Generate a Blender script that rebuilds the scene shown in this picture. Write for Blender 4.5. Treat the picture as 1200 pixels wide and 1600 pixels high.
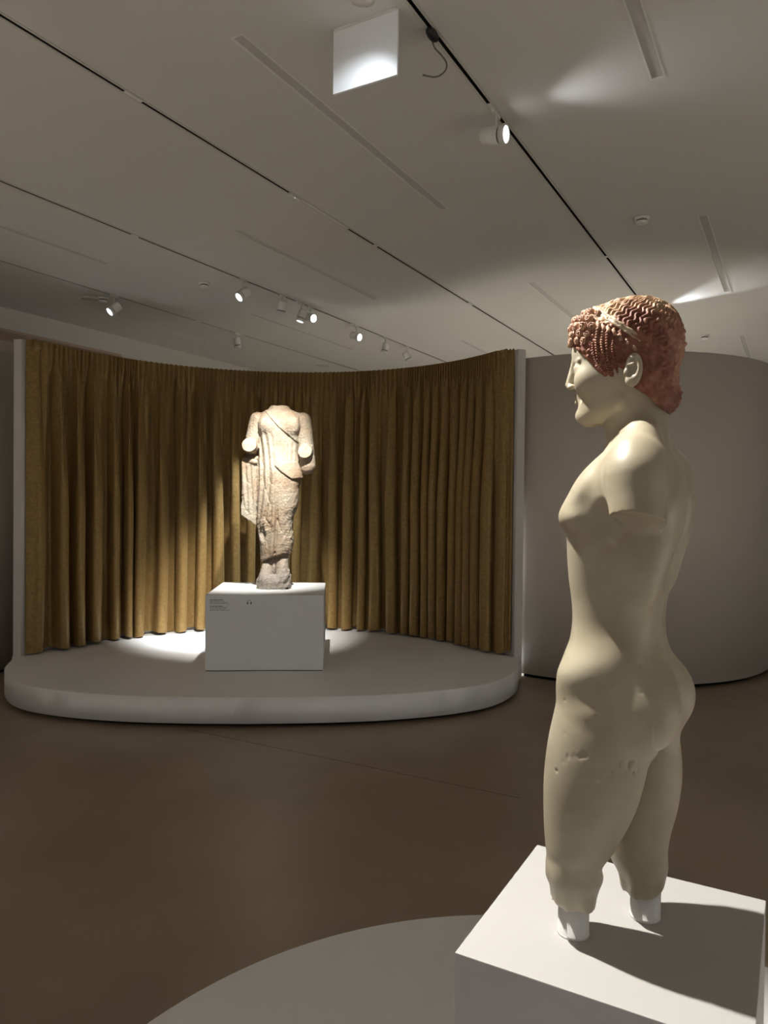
import bpy, bmesh, math, random
import numpy as np
from mathutils import Vector, Matrix

random.seed(7)
RNG = np.random.RandomState(11)
scene = bpy.context.scene
COL = scene.collection
for o in list(bpy.data.objects):
    bpy.data.objects.remove(o)

# ------------------------------------------------------------------ camera
EYE = 1.6
cam_d = bpy.data.cameras.new('camera')
cam = bpy.data.objects.new('camera', cam_d)
COL.objects.link(cam)
scene.camera = cam
cam_d.sensor_fit = 'VERTICAL'
cam_d.sensor_height = 36.0
cam_d.lens = 36.0 * 1150.0 / 1600.0
cam_d.clip_start = 0.05
cam_d.clip_end = 100
PITCH = math.atan(18 / 1150.0)
ROLL = math.radians(0.6)
cam.matrix_world = (Matrix.Translation((0, 0, EYE)) @ Matrix.Rotation(math.pi / 2 - PITCH, 4, 'X')
                    @ Matrix.Rotation(ROLL, 4, 'Z'))

# ------------------------------------------------------------------ ambient light of the gallery, exposure
world = bpy.data.worlds.new('gallery_ambient')
scene.world = world
world.use_nodes = True
WB = world.node_tree.nodes['Background']
WB.inputs[0].default_value = (1.0, 0.95, 0.89, 1)
WB.inputs[1].default_value = 0.30
vs = scene.view_settings
vs.view_transform = 'Standard'
vs.look = 'None'
vs.gamma = 1.0
vs.use_curve_mapping = False
vs.exposure = 0.25

scene.cycles.max_bounces = 8
scene.cycles.diffuse_bounces = 4
scene.cycles.glossy_bounces = 2

# lamp powers (each light is made by its lamp further down)
P_KEY = 500.0        # lamp over the kouros
P_KORE = 1080.0      # lamp over the draped statue
P_DOWN = 620.0      # half-hidden lamp in the row, straight down on the back of the stage
P_BAFFLE = 7.0      # lamp behind the hanging baffle
P_SIDE = 14.0        # lamp on the near track turned to the right
P_LEFT = 15000.0     # lit lamps aimed at exhibits off to the left
P_RIGHT = 26000.0    # lit lamps aimed at exhibits off to the right
P_CEIL_FILL = 3000.0    # unseen lamp added behind the right-hand partition to brighten the far ceiling
P_GRAZE = 70.0      # lamp grazing the ceiling further down the near track

# ceiling grid direction: s runs along the tracks, p across them
ANG = math.radians(29.3)
DX, DY = math.sin(ANG), math.cos(ANG)
NX, NY = math.cos(ANG), -math.sin(ANG)
CEIL = 3.6
def SP(s, p, z=0.0):
    return Vector((s * DX + p * NX, s * DY + p * NY, z))
GRID_ROT = math.pi / 2 - ANG      # local +x along s ; local +y = -p

# ------------------------------------------------------------------ materials
def nt(name):
    m = bpy.data.materials.new(name)
    m.use_nodes = True
    n = m.node_tree.nodes
    return m, n, m.node_tree.links, n['Principled BSDF']

def simple(name, col, rough=0.6, metal=0.0, bump=0.0, bscale=200, var=0.0, vscale=3.0, spec=0.5):
    m, n, l, b = nt(name)
    b.inputs['Base Color'].default_value = (*col, 1)
    b.inputs['Roughness'].default_value = rough
    b.inputs['Metallic'].default_value = metal
    b.inputs['Specular IOR Level'].default_value = spec
    tc = n.new('ShaderNodeTexCoord')
    if var > 0:
        ns = n.new('ShaderNodeTexNoise'); ns.inputs['Scale'].default_value = vscale
        ns.inputs['Detail'].default_value = 5
        l.new(tc.outputs['Object'], ns.inputs['Vector'])
        r = n.new('ShaderNodeValToRGB')
        r.color_ramp.elements[0].position = 0.3; r.color_ramp.elements[1].position = 0.7
        r.color_ramp.elements[0].color = (*[c * (1 - var) for c in col], 1)
        r.color_ramp.elements[1].color = (*[min(1, c * (1 + var)) for c in col], 1)
        l.new(ns.outputs['Fac'], r.inputs['Fac']); l.new(r.outputs['Color'], b.inputs['Base Color'])
    if bump > 0:
        nb = n.new('ShaderNodeTexNoise'); nb.inputs['Scale'].default_value = bscale
        nb.inputs['Detail'].default_value = 3
        l.new(tc.outputs['Object'], nb.inputs['Vector'])
        bp = n.new('ShaderNodeBump'); bp.inputs['Strength'].default_value = bump
        bp.inputs['Distance'].default_value = 0.002
        l.new(nb.outputs['Fac'], bp.inputs['Height']); l.new(bp.outputs['Normal'], b.inputs['Normal'])
    return m

M = {}
M['ceiling'] = simple('ceiling_paint', (0.63, 0.61, 0.575), 0.92, bump=0.12, bscale=120, var=0.02, vscale=0.6)
M['wall'] = simple('wall_paint', (0.66, 0.63, 0.59), 0.9, bump=0.12, bscale=150)
M['drum'] = simple('partition_paint', (0.55, 0.49, 0.435), 0.85, bump=0.1, bscale=150, var=0.03, vscale=1.2)
M['post'] = simple('partition_white', (0.58, 0.55, 0.52), 0.8, bump=0.1, bscale=150)
M['stage'] = simple('stage_paint', (0.80, 0.79, 0.785), 0.62, bump=0.12, bscale=240, var=0.03, vscale=2.0)
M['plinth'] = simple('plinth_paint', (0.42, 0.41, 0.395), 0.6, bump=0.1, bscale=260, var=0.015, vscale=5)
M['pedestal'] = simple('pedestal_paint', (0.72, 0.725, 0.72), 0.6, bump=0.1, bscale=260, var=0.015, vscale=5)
M['white_metal'] = simple('white_metal', (0.72, 0.70, 0.66), 0.4)
M['track'] = simple('track_metal', (0.55, 0.53, 0.49), 0.5)
M['black'] = simple('black_plastic', (0.012, 0.012, 0.013), 0.55)
M['gap'] = simple('shadow_gap_black', (0.004, 0.004, 0.004), 0.95, spec=0.1)
M['grey'] = simple('grey_grille', (0.50, 0.48, 0.455), 0.6)
M['cable'] = simple('cable_sleeve', (0.16, 0.145, 0.125), 0.6)
M['print'] = simple('black_print', (0.03, 0.03, 0.03), 0.7)
M['post_metal'] = simple('white_support_paint', (0.62, 0.61, 0.60), 0.4)
M['panel'] = simple('white_baffle', (0.86, 0.87, 0.88), 0.55)

def wood():
    m, n, l, b = nt('pale_wood')
    tc = n.new('ShaderNodeTexCoord'); mp = n.new('ShaderNodeMapping')
    mp.inputs['Scale'].default_value = (1.5, 25, 25)
    l.new(tc.outputs['Object'], mp.inputs['Vector'])
    ns = n.new('ShaderNodeTexNoise'); ns.inputs['Scale'].default_value = 2.0; ns.inputs['Detail'].default_value = 6
    l.new(mp.outputs['Vector'], ns.inputs['Vector'])
    r = n.new('ShaderNodeValToRGB')
    r.color_ramp.elements[0].color = (0.42, 0.30, 0.21, 1); r.color_ramp.elements[1].color = (0.60, 0.46, 0.35, 1)
    l.new(ns.outputs['Fac'], r.inputs['Fac']); l.new(r.outputs['Color'], b.inputs['Base Color'])
    b.inputs['Roughness'].default_value = 0.55
    return m
M['wood'] = wood()

def floor_mat():
    m, n, l, b = nt('polished_brown_concrete')
    tc = n.new('ShaderNodeTexCoord')
    a = n.new('ShaderNodeTexNoise'); a.inputs['Scale'].default_value = 0.9; a.inputs['Detail'].default_value = 7
    a.inputs['Distortion'].default_value = 0.6
    l.new(tc.outputs['Object'], a.inputs['Vector'])
    r = n.new('ShaderNodeValToRGB')
    r.color_ramp.elements[0].position = 0.3; r.color_ramp.elements[1].position = 0.72
    r.color_ramp.elements[0].color = (0.27, 0.205, 0.150, 1); r.color_ramp.elements[1].color = (0.35, 0.275, 0.205, 1)
    l.new(a.outputs['Fac'], r.inputs['Fac']); l.new(r.outputs['Color'], b.inputs['Base Color'])
    c = n.new('ShaderNodeTexNoise'); c.inputs['Scale'].default_value = 1.7; c.inputs['Detail'].default_value = 4
    c.inputs['Distortion'].default_value = 1.2
    l.new(tc.outputs['Object'], c.inputs['Vector'])
    rr = n.new('ShaderNodeMapRange')
    rr.inputs['From Min'].default_value = 0.3; rr.inputs['From Max'].default_value = 0.7
    rr.inputs['To Min'].default_value = 0.285; rr.inputs['To Max'].default_value = 0.40
    l.new(c.outputs['Fac'], rr.inputs['Value']); l.new(rr.outputs['Result'], b.inputs['Roughness'])
    bp = n.new('ShaderNodeBump'); bp.inputs['Strength'].default_value = 0.10; bp.inputs['Distance'].default_value = 0.02
    d = n.new('ShaderNodeTexNoise'); d.inputs['Scale'].default_value = 5; d.inputs['Detail'].default_value = 2
    d.inputs['Distortion'].default_value = 0.8
    l.new(tc.outputs['Object'], d.inputs['Vector'])
    l.new(d.outputs['Fac'], bp.inputs['Height']); l.new(bp.outputs['Normal'], b.inputs['Normal'])
    b.inputs['Specular IOR Level'].default_value = 0.55
    return m
M['floor'] = floor_mat()

def curtain_mat():
    m, n, l, b = nt('gold_brown_velvet')
    tc = n.new('ShaderNodeTexCoord')
    ns = n.new('ShaderNodeTexNoise'); ns.inputs['Scale'].default_value = 38; ns.inputs['Detail'].default_value = 5
    l.new(tc.outputs['Object'], ns.inputs['Vector'])
    r = n.new('ShaderNodeValToRGB')
    r.color_ramp.elements[0].position = 0.3; r.color_ramp.elements[1].position = 0.75
    r.color_ramp.elements[0].color = (0.178, 0.105, 0.035, 1); r.color_ramp.elements[1].color = (0.272, 0.169, 0.062, 1)
    l.new(ns.outputs['Fac'], r.inputs['Fac']); l.new(r.outputs['Color'], b.inputs['Base Color'])
    b.inputs['Roughness'].default_value = 0.36
    b.inputs['Specular IOR Level'].default_value = 0.7
    b.inputs['Specular Tint'].default_value = (1.0, 0.78, 0.42, 1)
    b.inputs['Sheen Weight'].default_value = 0.05
    b.inputs['Sheen Tint'].default_value = (1.0, 0.8, 0.45, 1)
    bp = n.new('ShaderNodeBump'); bp.inputs['Strength'].default_value = 0.12; bp.inputs['Distance'].default_value = 0.004
    l.new(ns.outputs['Fac'], bp.inputs['Height']); l.new(bp.outputs['Normal'], b.inputs['Normal'])
    return m
M['curtain'] = curtain_mat()

def marble():
    m, n, l, b = nt('cream_marble')
    tc = n.new('ShaderNodeTexCoord')
    a = n.new('ShaderNodeTexNoise'); a.inputs['Scale'].default_value = 9; a.inputs['Detail'].default_value = 8
    a.inputs['Distortion'].default_value = 0.7
    l.new(tc.outputs['Object'], a.inputs['Vector'])
    r = n.new('ShaderNodeValToRGB')
    r.color_ramp.elements[0].position = 0.28; r.color_ramp.elements[1].position = 0.72
    r.color_ramp.elements[0].color = (0.315, 0.258, 0.175, 1); r.color_ramp.elements[1].color = (0.415, 0.37, 0.275, 1)
    l.new(a.outputs['Fac'], r.inputs['Fac'])
    g = n.new('ShaderNodeTexNoise'); g.inputs['Scale'].default_value = 3.2; g.inputs['Detail'].default_value = 4
    l.new(tc.outputs['Object'], g.inputs['Vector'])
    gr = n.new('ShaderNodeValToRGB')
    gr.color_ramp.elements[0].position = 0.42; gr.color_ramp.elements[1].position = 0.75
    gr.color_ramp.elements[0].color = (0, 0, 0, 1); gr.color_ramp.elements[1].color = (0.55, 0.55, 0.55, 1)
    l.new(g.outputs['Fac'], gr.inputs['Fac'])
    mx = n.new('ShaderNodeMixRGB'); mx.inputs[2].default_value = (0.42, 0.38, 0.31, 1)
    l.new(gr.outputs['Color'], mx.inputs['Fac']); l.new(r.outputs['Color'], mx.inputs[1])
    l.new(mx.outputs['Color'], b.inputs['Base Color'])
    b.inputs['Roughness'].default_value = 0.44
    b.inputs['Subsurface Weight'].default_value = 0.22
    b.inputs['Subsurface Radius'].default_value = (1.0, 0.75, 0.45)
    b.inputs['Subsurface Scale'].default_value = 0.006
    nb = n.new('ShaderNodeTexNoise'); nb.inputs['Scale'].default_value = 55; nb.inputs['Detail'].default_value = 6
    l.new(tc.outputs['Object'], nb.inputs['Vector'])
    bp = n.new('ShaderNodeBump'); bp.inputs['Strength'].default_value = 0.10; bp.inputs['Distance'].default_value = 0.003
    l.new(nb.outputs['Fac'], bp.inputs['Height']); l.new(bp.outputs['Normal'], b.inputs['Normal'])
    return m
M['marble'] = marble()

def hair_mat():
    m, n, l, b = nt('red_ochre_marble')
    tc = n.new('ShaderNodeTexCoord')
    a = n.new('ShaderNodeTexNoise'); a.inputs['Scale'].default_value = 26; a.inputs['Detail'].default_value = 6
    l.new(tc.outputs['Object'], a.inputs['Vector'])
    r = n.new('ShaderNodeValToRGB')
    e = r.color_ramp.elements
    e[0].position = 0.34; e[0].color = (0.150, 0.046, 0.026, 1)
    e[1].position = 0.74; e[1].color = (0.36, 0.190, 0.115, 1)
    k = e.new(0.54); k.color = (0.25, 0.092, 0.052, 1)
    l.new(a.outputs['Fac'], r.inputs['Fac'])
    # paint worn off in patches; lamplight on the top painted in as extra cream
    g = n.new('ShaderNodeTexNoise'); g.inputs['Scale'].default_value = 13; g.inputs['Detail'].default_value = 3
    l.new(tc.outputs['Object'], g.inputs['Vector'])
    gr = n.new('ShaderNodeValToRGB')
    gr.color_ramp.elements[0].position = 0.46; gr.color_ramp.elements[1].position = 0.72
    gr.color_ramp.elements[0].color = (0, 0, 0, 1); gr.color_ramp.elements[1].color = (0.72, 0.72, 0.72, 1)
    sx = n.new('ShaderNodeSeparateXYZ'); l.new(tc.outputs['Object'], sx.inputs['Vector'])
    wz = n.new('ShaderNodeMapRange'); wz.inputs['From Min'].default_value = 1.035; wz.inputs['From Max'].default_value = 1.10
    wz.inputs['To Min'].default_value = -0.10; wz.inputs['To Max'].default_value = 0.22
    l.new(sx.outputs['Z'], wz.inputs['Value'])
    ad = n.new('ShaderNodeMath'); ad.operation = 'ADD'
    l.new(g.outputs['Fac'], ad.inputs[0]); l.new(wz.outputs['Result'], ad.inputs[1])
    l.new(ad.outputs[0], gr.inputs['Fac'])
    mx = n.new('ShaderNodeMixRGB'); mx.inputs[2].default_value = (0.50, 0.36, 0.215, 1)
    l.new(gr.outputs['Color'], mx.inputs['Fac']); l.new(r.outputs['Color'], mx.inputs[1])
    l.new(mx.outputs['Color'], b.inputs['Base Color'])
    b.inputs['Roughness'].default_value = 0.62
    b.inputs['Subsurface Weight'].default_value = 0.1
    b.inputs['Subsurface Radius'].default_value = (1.0, 0.5, 0.3)
    b.inputs['Subsurface Scale'].default_value = 0.003
    return m
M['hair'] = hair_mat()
M['band'] = simple('worn_headband_marble', (0.45, 0.345, 0.225), 0.5, bump=0.4, bscale=160, var=0.16, vscale=45)
M['curl'] = simple('ochre_curl_marble', (0.45, 0.255, 0.165), 0.6, bump=0.3, bscale=260, var=0.22, vscale=38)

def kore_mat():
    m, n, l, b = nt('weathered_marble')
    tc = n.new('ShaderNodeTexCoord')
    a = n.new('ShaderNodeTexNoise'); a.inputs['Scale'].default_value = 4.5; a.inputs['Detail'].default_value = 8
    l.new(tc.outputs['Object'], a.inputs['Vector'])
    r = n.new('ShaderNodeValToRGB')
    e = r.color_ramp.elements
    e[0].position = 0.33; e[0].color = (0.225, 0.148, 0.085, 1)
    e[1].position = 0.62; e[1].color = (0.300, 0.255, 0.190, 1)
    l.new(a.outputs['Fac'], r.inputs['Fac'])
    # the feet and base block are a greyer stone
    sx = n.new('ShaderNodeSeparateXYZ'); l.new(tc.outputs['Object'], sx.inputs['Vector'])
    mr = n.new('ShaderNodeMapRange')
    mr.inputs['From Min'].default_value = 0.10; mr.inputs['From Max'].default_value = 0.34
    mr.inputs['To Min'].default_value = 0.85; mr.inputs['To Max'].default_value = 0.0
    l.new(sx.outputs['Z'], mr.inputs['Value'])
    mx = n.new('ShaderNodeMixRGB'); mx.inputs[2].default_value = (0.25, 0.22, 0.185, 1)
    l.new(mr.outputs['Result'], mx.inputs['Fac']); l.new(r.outputs['Color'], mx.inputs[1])
    f = n.new('ShaderNodeTexNoise'); f.inputs['Scale'].default_value = 60; f.inputs['Detail'].default_value = 4
    l.new(tc.outputs['Object'], f.inputs['Vector'])
    fr = n.new('ShaderNodeMapRange'); fr.inputs['From Min'].default_value = 0.3; fr.inputs['From Max'].default_value = 0.7
    fr.inputs['To Min'].default_value = 0.80; fr.inputs['To Max'].default_value = 1.12
    l.new(f.outputs['Fac'], fr.inputs['Value'])
    mu = n.new('ShaderNodeMixRGB'); mu.blend_type = 'MULTIPLY'; mu.inputs['Fac'].default_value = 1
    l.new(mx.outputs['Color'], mu.inputs[1]); l.new(fr.outputs['Result'], mu.inputs[2])
    l.new(mu.outputs['Color'], b.inputs['Base Color'])
    b.inputs['Roughness'].default_value = 0.75
    bp = n.new('ShaderNodeBump'); bp.inputs['Strength'].default_value = 0.9; bp.inputs['Distance'].default_value = 0.008
    l.new(f.outputs['Fac'], bp.inputs['Height']); l.new(bp.outputs['Normal'], b.inputs['Normal'])
    return m
M['kore'] = kore_mat()

def emit(name, col, s):
    m, n, l, b = nt(name)
    b.inputs['Base Color'].default_value = (0.8, 0.8, 0.8, 1)
    b.inputs['Emission Color'].default_value = (*col, 1)
    b.inputs['Emission Strength'].default_value = s
    return m
M['lens_on'] = emit('lit_lens', (0.93, 0.97, 1.0), 6.0)
M['lens_dim'] = emit('dim_lens', (0.93, 0.97, 1.0), 0.9)
M['lens_off'] = simple('dark_lens', (0.10, 0.10, 0.10), 0.3)

# ------------------------------------------------------------------ helpers
def tag(o, label=None, cat=None, group=None, kind=None):
    if label: o['label'] = label
    if cat: o['category'] = cat
    if group: o['group'] = group
    if kind: o['kind'] = kind
    return o

def empty(name, loc=(0, 0, 0), rz=0.0):
    o = bpy.data.objects.new(name, None)
    COL.objects.link(o)
    o.location = loc
    o.rotation_euler = (0, 0, rz)
    o.empty_display_size = 0.1
    return o

def link(name, me, mat, parent=None, smooth=False):
    if mat is not None:
        me.materials.clear(); me.materials.append(mat)
    o = bpy.data.objects.new(name, me)
    COL.objects.link(o)
    if parent is not None:
        o.parent = parent
    if smooth:
        me.polygons.foreach_set('use_smooth', np.ones(len(me.polygons), bool))
    return o

def from_bm(name, bm, mat, parent=None, smooth=False):
    bmesh.ops.recalc_face_normals(bm, faces=bm.faces[:])
    me = bpy.data.meshes.new(name)
    bm.to_mesh(me); bm.free()
    return link(name, me, mat, parent, smooth)

def from_np(name, v, f, mat, parent=None, smooth=True):
    """v (n,3), f (m,k) with constant k"""
    me = bpy.data.meshes.new(name)
    v = np.asarray(v, np.float32); f = np.asarray(f, np.int32)
    k = f.shape[1]
    me.vertices.add(len(v)); me.vertices.foreach_set('co', v.ravel())
    me.loops.add(f.size); me.loops.foreach_set('vertex_index', f.ravel())
    me.polygons.add(len(f))
    me.polygons.foreach_set('loop_start', np.arange(0, f.size, k, dtype=np.int32))
    me.update(calc_edges=True)
    me.validate()
    return link(name, me, mat, parent, smooth)

def add_box(bm, lo, hi, bevel=0.0, segs=2):
    lo, hi = Vector(lo), Vector(hi)
    r = bmesh.ops.create_cube(bm, size=1.0)
    bmesh.ops.scale(bm, vec=hi - lo, verts=r['verts'])
    bmesh.ops.translate(bm, vec=(lo + hi) / 2, verts=r['verts'])
    if bevel > 0:
        es = list({e for v in r['verts'] for e in v.link_edges})
        bmesh.ops.bevel(bm, geom=es, offset=bevel, segments=segs, profile=0.6, affect='EDGES')

def box_obj(name, lo, hi, mat, parent=None, bevel=0.0, segs=2):
    bm = bmesh.new(); add_box(bm, lo, hi, bevel, segs)
    return from_bm(name, bm, mat, parent)

def add_lathe(bm, prof, segs=24, mat4=None):
    """prof: list of (r,z); closes at r=0 ends"""
    rings = []
    T = mat4 or Matrix.Identity(4)
    for r, z in prof:
        if r < 1e-6:
            rings.append([bm.verts.new(T @ Vector((0, 0, z)))])
        else:
            rings.append([bm.verts.new(T @ Vector((r * math.cos(2 * math.pi * i / segs), r * math.sin(2 * math.pi * i / segs), z))) for i in range(segs)])
    for a, b in zip(rings, rings[1:]):
        for i in range(segs):
            j = (i + 1) % segs
            va = [a[i % len(a)], a[j % len(a)]] if len(a) > 1 else [a[0]]
            vb = [b[j % len(b)], b[i % len(b)]] if len(b) > 1 else [b[0]]
            if len(va) + len(vb) >= 3:
                bm.faces.new(va + vb)

def lathe_obj(name, prof, mat, parent=None, segs=24, smooth=True, mat4=None):
    bm = bmesh.new(); add_lathe(bm, prof, segs, mat4)
    o = from_bm(name, bm, mat, parent, smooth)
    return o

def add_tube(bm, pts, rad, segs=8):
    pts = [Vector(p) for p in pts]
    n = len(pts)
    rads = rad if isinstance(rad, (list, tuple)) else [rad] * n
    rings = []
    ref = Vector((0.13, 0.31, 0.94))
    for i, p in enumerate(pts):
        t = (pts[min(i + 1, n - 1)] - pts[max(i - 1, 0)]).normalized()
        a = t.cross(ref)
        if a.length < 1e-4: a = t.cross(Vector((1, 0, 0)))
        a.normalize(); b = t.cross(a)
        rings.append([bm.verts.new(p + (a * math.cos(2 * math.pi * k / segs) + b * math.sin(2 * math.pi * k / segs)) * rads[i]) for k in range(segs)])
    for a, b in zip(rings, rings[1:]):
        for k in range(segs):
            j = (k + 1) % segs
            bm.faces.new((a[k], a[j], b[j], b[k]))
    bm.faces.new(rings[0][::-1]); bm.faces.new(rings[-1])

def catmull(pts, n=8):
    P = [np.array(p, float) for p in pts]
    P = [2 * P[0] - P[1]] + P + [2 * P[-1] - P[-2]]
    out = []
    for i in range(1, len(P) - 2):
        for k in range(n):
            t = k / n
            a, b, c, d = P[i - 1], P[i], P[i + 1], P[i + 2]
            out.append(0.5 * ((2 * b) + (-a + c) * t + (2 * a - 5 * b + 4 * c - d) * t * t + (-a + 3 * b - 3 * c + d) * t ** 3))
    out.append(P[-2])
    return out

def prism(name, outline, z0, z1, mat, parent=None, bevel=0.0):
    """closed outline (list of xy, counter clockwise) extruded from z0 to z1"""
    bm = bmesh.new()
    bot = [bm.verts.new((x, y, z0)) for x, y in outline]
    top = [bm.verts.new((x, y, z1)) for x, y in outline]
    n = len(outline)
    ft = bm.faces.new(top); bm.faces.new(bot[::-1])
    for i in range(n):
        j = (i + 1) % n
        f = bm.faces.new((bot[i], bot[j], top[j], top[i])); f.smooth = True
    if bevel > 0:
        es = [e for e in bm.edges if e.verts[0].co.z > z1 - 1e-6 and e.verts[1].co.z > z1 - 1e-6]
        bmesh.ops.bevel(bm, geom=es, offset=bevel, segments=2, profile=0.6, affect='EDGES')
    return from_bm(name, bm, mat, parent)

def arc_wall(name, cx, cy, r0, r1, a0, a1, z0, z1, mat, parent=None, n=64):
    """curved wall between radii r0<r1, angles in degrees"""
    pts = []
    for i in range(n + 1):
        a = math.radians(a0 + (a1 - a0) * i / n); pts.append((cx + r1 * math.cos(a), cy + r1 * math.sin(a)))
    for i in range(n, -1, -1):
        a = math.radians(a0 + (a1 - a0) * i / n); pts.append((cx + r0 * math.cos(a), cy + r0 * math.sin(a)))
    bm = bmesh.new()
    m = n + 1
    vb = [bm.verts.new((x, y, z0)) for x, y in pts]; vt = [bm.verts.new((x, y, z1)) for x, y in pts]
    N2 = len(pts)
    for i in range(N2):
        j = (i + 1) % N2
        f = bm.faces.new((vb[i], vb[j], vt[j], vt[i]))
        f.smooth = not (i == n or i == N2 - 1)
    for i in range(n):
        bm.faces.new((vt[i], vt[i + 1], vt[N2 - 2 - i], vt[N2 - 1 - i]))
        bm.faces.new((vb[i + 1], vb[i], vb[N2 - 1 - i], vb[N2 - 2 - i]))
    for f in bm.faces:
        pass
    es = [e for e in bm.edges if len(e.link_faces) == 2 and e.calc_face_angle(0) > 0.6]
    for e in es: e.smooth = False
    return from_bm(name, bm, mat, parent)

# ------------------------------------------------------------------ implicit modelling (stone surfaces)
def hermite(xs, ys, x):
    xs = np.asarray(xs, float); ys = np.asarray(ys, float)
    o = np.argsort(xs); xs, ys = xs[o], ys[o]
    m = np.gradient(ys, xs)
    i = np.clip(np.searchsorted(xs, x) - 1, 0, len(xs) - 2)
    h = xs[i + 1] - xs[i]
    t = np.clip((x - xs[i]) / h, 0, 1)
    return ((2 * t ** 3 - 3 * t ** 2 + 1) * ys[i] + (t ** 3 - 2 * t ** 2 + t) * h * m[i]
            + (-2 * t ** 3 + 3 * t ** 2) * ys[i + 1] + (t ** 3 - t ** 2) * h * m[i + 1])

class Field:
    def __init__(s, lo, hi, h):
        s.lo = np.array(lo, float); s.hi = np.array(hi, float); s.h = h
        n = np.ceil((s.hi - s.lo) / h).astype(int) + 1
        s.ax = [(s.lo[i] + h * np.arange(n[i])).astype(np.float32) for i in range(3)]
        s.d = np.full(n, 0.2, np.float32)
    def sl(s, lo, hi, pad):
        r = []
        for i in range(3):
            a = int(np.searchsorted(s.ax[i], lo[i] - pad)); b = int(np.searchsorted(s.ax[i], hi[i] + pad))
            r.append(slice(max(a, 0), max(b, 0)))
        r = tuple(r)
        X = s.ax[0][r[0]][:, None, None]; Y = s.ax[1][r[1]][None, :, None]; Z = s.ax[2][r[2]][None, None, :]
        return r, X, Y, Z
    def add(s, prim, k=0.01):
        fn, lo, hi = prim
        r, X, Y, Z = s.sl(lo, hi, max(k, s.h) + 3 * s.h)
        a = s.d[r]; b = np.broadcast_to(fn(X, Y, Z), a.shape)
        h = np.clip(0.5 + 0.5 * (a - b) / k, 0, 1)
        s.d[r] = a * (1 - h) + b * h - k * h * (1 - h)
    def sub(s, prim, k=0.01):
        fn, lo, hi = prim
        r, X, Y, Z = s.sl(lo, hi, max(k, s.h) + 3 * s.h)
        a = s.d[r]; b = -np.broadcast_to(fn(X, Y, Z), a.shape)
        h = np.clip(0.5 + 0.5 * (b - a) / k, 0, 1)
        s.d[r] = a * (1 - h) + b * h + k * h * (1 - h)
    def grids(s):
        return s.ax[0][:, None, None], s.ax[1][None, :, None], s.ax[2][None, None, :]
    def sample(s, p):
        """trilinear"""
        p = np.atleast_2d(p)
        q = (p - s.lo) / s.h
        n = np.array(s.d.shape)
        q = np.clip(q, 0, n - 1.001); i = q.astype(int); t = q - i
        out = 0
        for dx in (0, 1):
            for dy in (0, 1):
                for dz in (0, 1):
                    w = (t[:, 0] if dx else 1 - t[:, 0]) * (t[:, 1] if dy else 1 - t[:, 1]) * (t[:, 2] if dz else 1 - t[:, 2])
                    out = out + w * s.d[i[:, 0] + dx, i[:, 1] + dy, i[:, 2] + dz]
        return out
    def march(s, o, dirv, tmax=0.4):
        """first crossing coming in from o along dirv"""
        o = np.asarray(o, float); dirv = np.asarray(dirv, float); dirv = dirv / np.linalg.norm(dirv)
        t = np.arange(0, tmax, s.h * 0.4)
        v = s.sample(o + t[:, None] * dirv)
        w = np.where(v < 0)[0]
        if len(w) == 0: return None, None
        p = o + t[w[0]] * dirv
        e = s.h * 1.5
        g = np.array([s.sample(p + e * a)[0] - s.sample(p - e * a)[0] for a in np.eye(3)])
        return p, g / (np.linalg.norm(g) + 1e-9)
    def mesh(s):
        d = s.d
        sgn = d < 0
        nx, ny, nz = d.shape
        c = np.zeros((nx - 1, ny - 1, nz - 1), np.int8)
        for i in (0, 1):
            for j in (0, 1):
                for k in (0, 1):
                    c += sgn[i:nx - 1 + i, j:ny - 1 + j, k:nz - 1 + k]
        act = (c > 0) & (c < 8)
        ii, jj, kk = np.where(act)
        idx = np.full(act.shape, -1, np.int32); idx[ii, jj, kk] = np.arange(len(ii))
        acc = np.zeros((len(ii), 3)); cnt = np.zeros(len(ii))
        cor = [(0, 0, 0), (1, 0, 0), (0, 1, 0), (1, 1, 0), (0, 0, 1), (1, 0, 1), (0, 1, 1), (1, 1, 1)]
        vals = [d[ii + a, jj + b, kk + e].astype(float) for a, b, e in cor]
        for a in range(8):
            for b in range(a + 1, 8):
                df = np.array(cor[b]) - np.array(cor[a])
                if np.abs(df).sum() != 1: continue
                va, vb = vals[a], vals[b]
                m = (va < 0) != (vb < 0)
                t = np.where(m, va / np.where(m, va - vb, 1), 0)
                for q in range(3):
                    acc[:, q] += np.where(m, cor[a][q] + t * df[q], 0)
                cnt += m
        v = acc / cnt[:, None]
        v = s.lo + s.h * (v + np.stack([ii, jj, kk], 1))
        F = []
        for axis in range(3):
            sl0 = [slice(1, -1)] * 3; sl1 = [slice(1, -1)] * 3
            sl0[axis] = slice(0, -1); sl1[axis] = slice(1, None)
            a = sgn[tuple(sl0)]; b = sgn[tuple(sl1)]
            e = a != b
            p = np.stack(np.where(e), 1)
            off = np.ones(3, int); off[axis] = 0
            p = p + off
            flip = a[e]
            o1, o2 = [(1, 2), (2, 0), (0, 1)][axis]
            q00 = p.copy(); q10 = p.copy(); q11 = p.copy(); q01 = p.copy()
            q00[:, o1] -= 1; q00[:, o2] -= 1
            q10[:, o2] -= 1
            q01[:, o1] -= 1
            f = np.stack([idx[q[:, 0], q[:, 1], q[:, 2]] for q in (q00, q10, q11, q01)], 1)
            f[~flip] = f[~flip][:, ::-1]
            F.append(f)
        F = np.concatenate(F)
        F = F[(F >= 0).all(1)]
        return v, F

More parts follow.
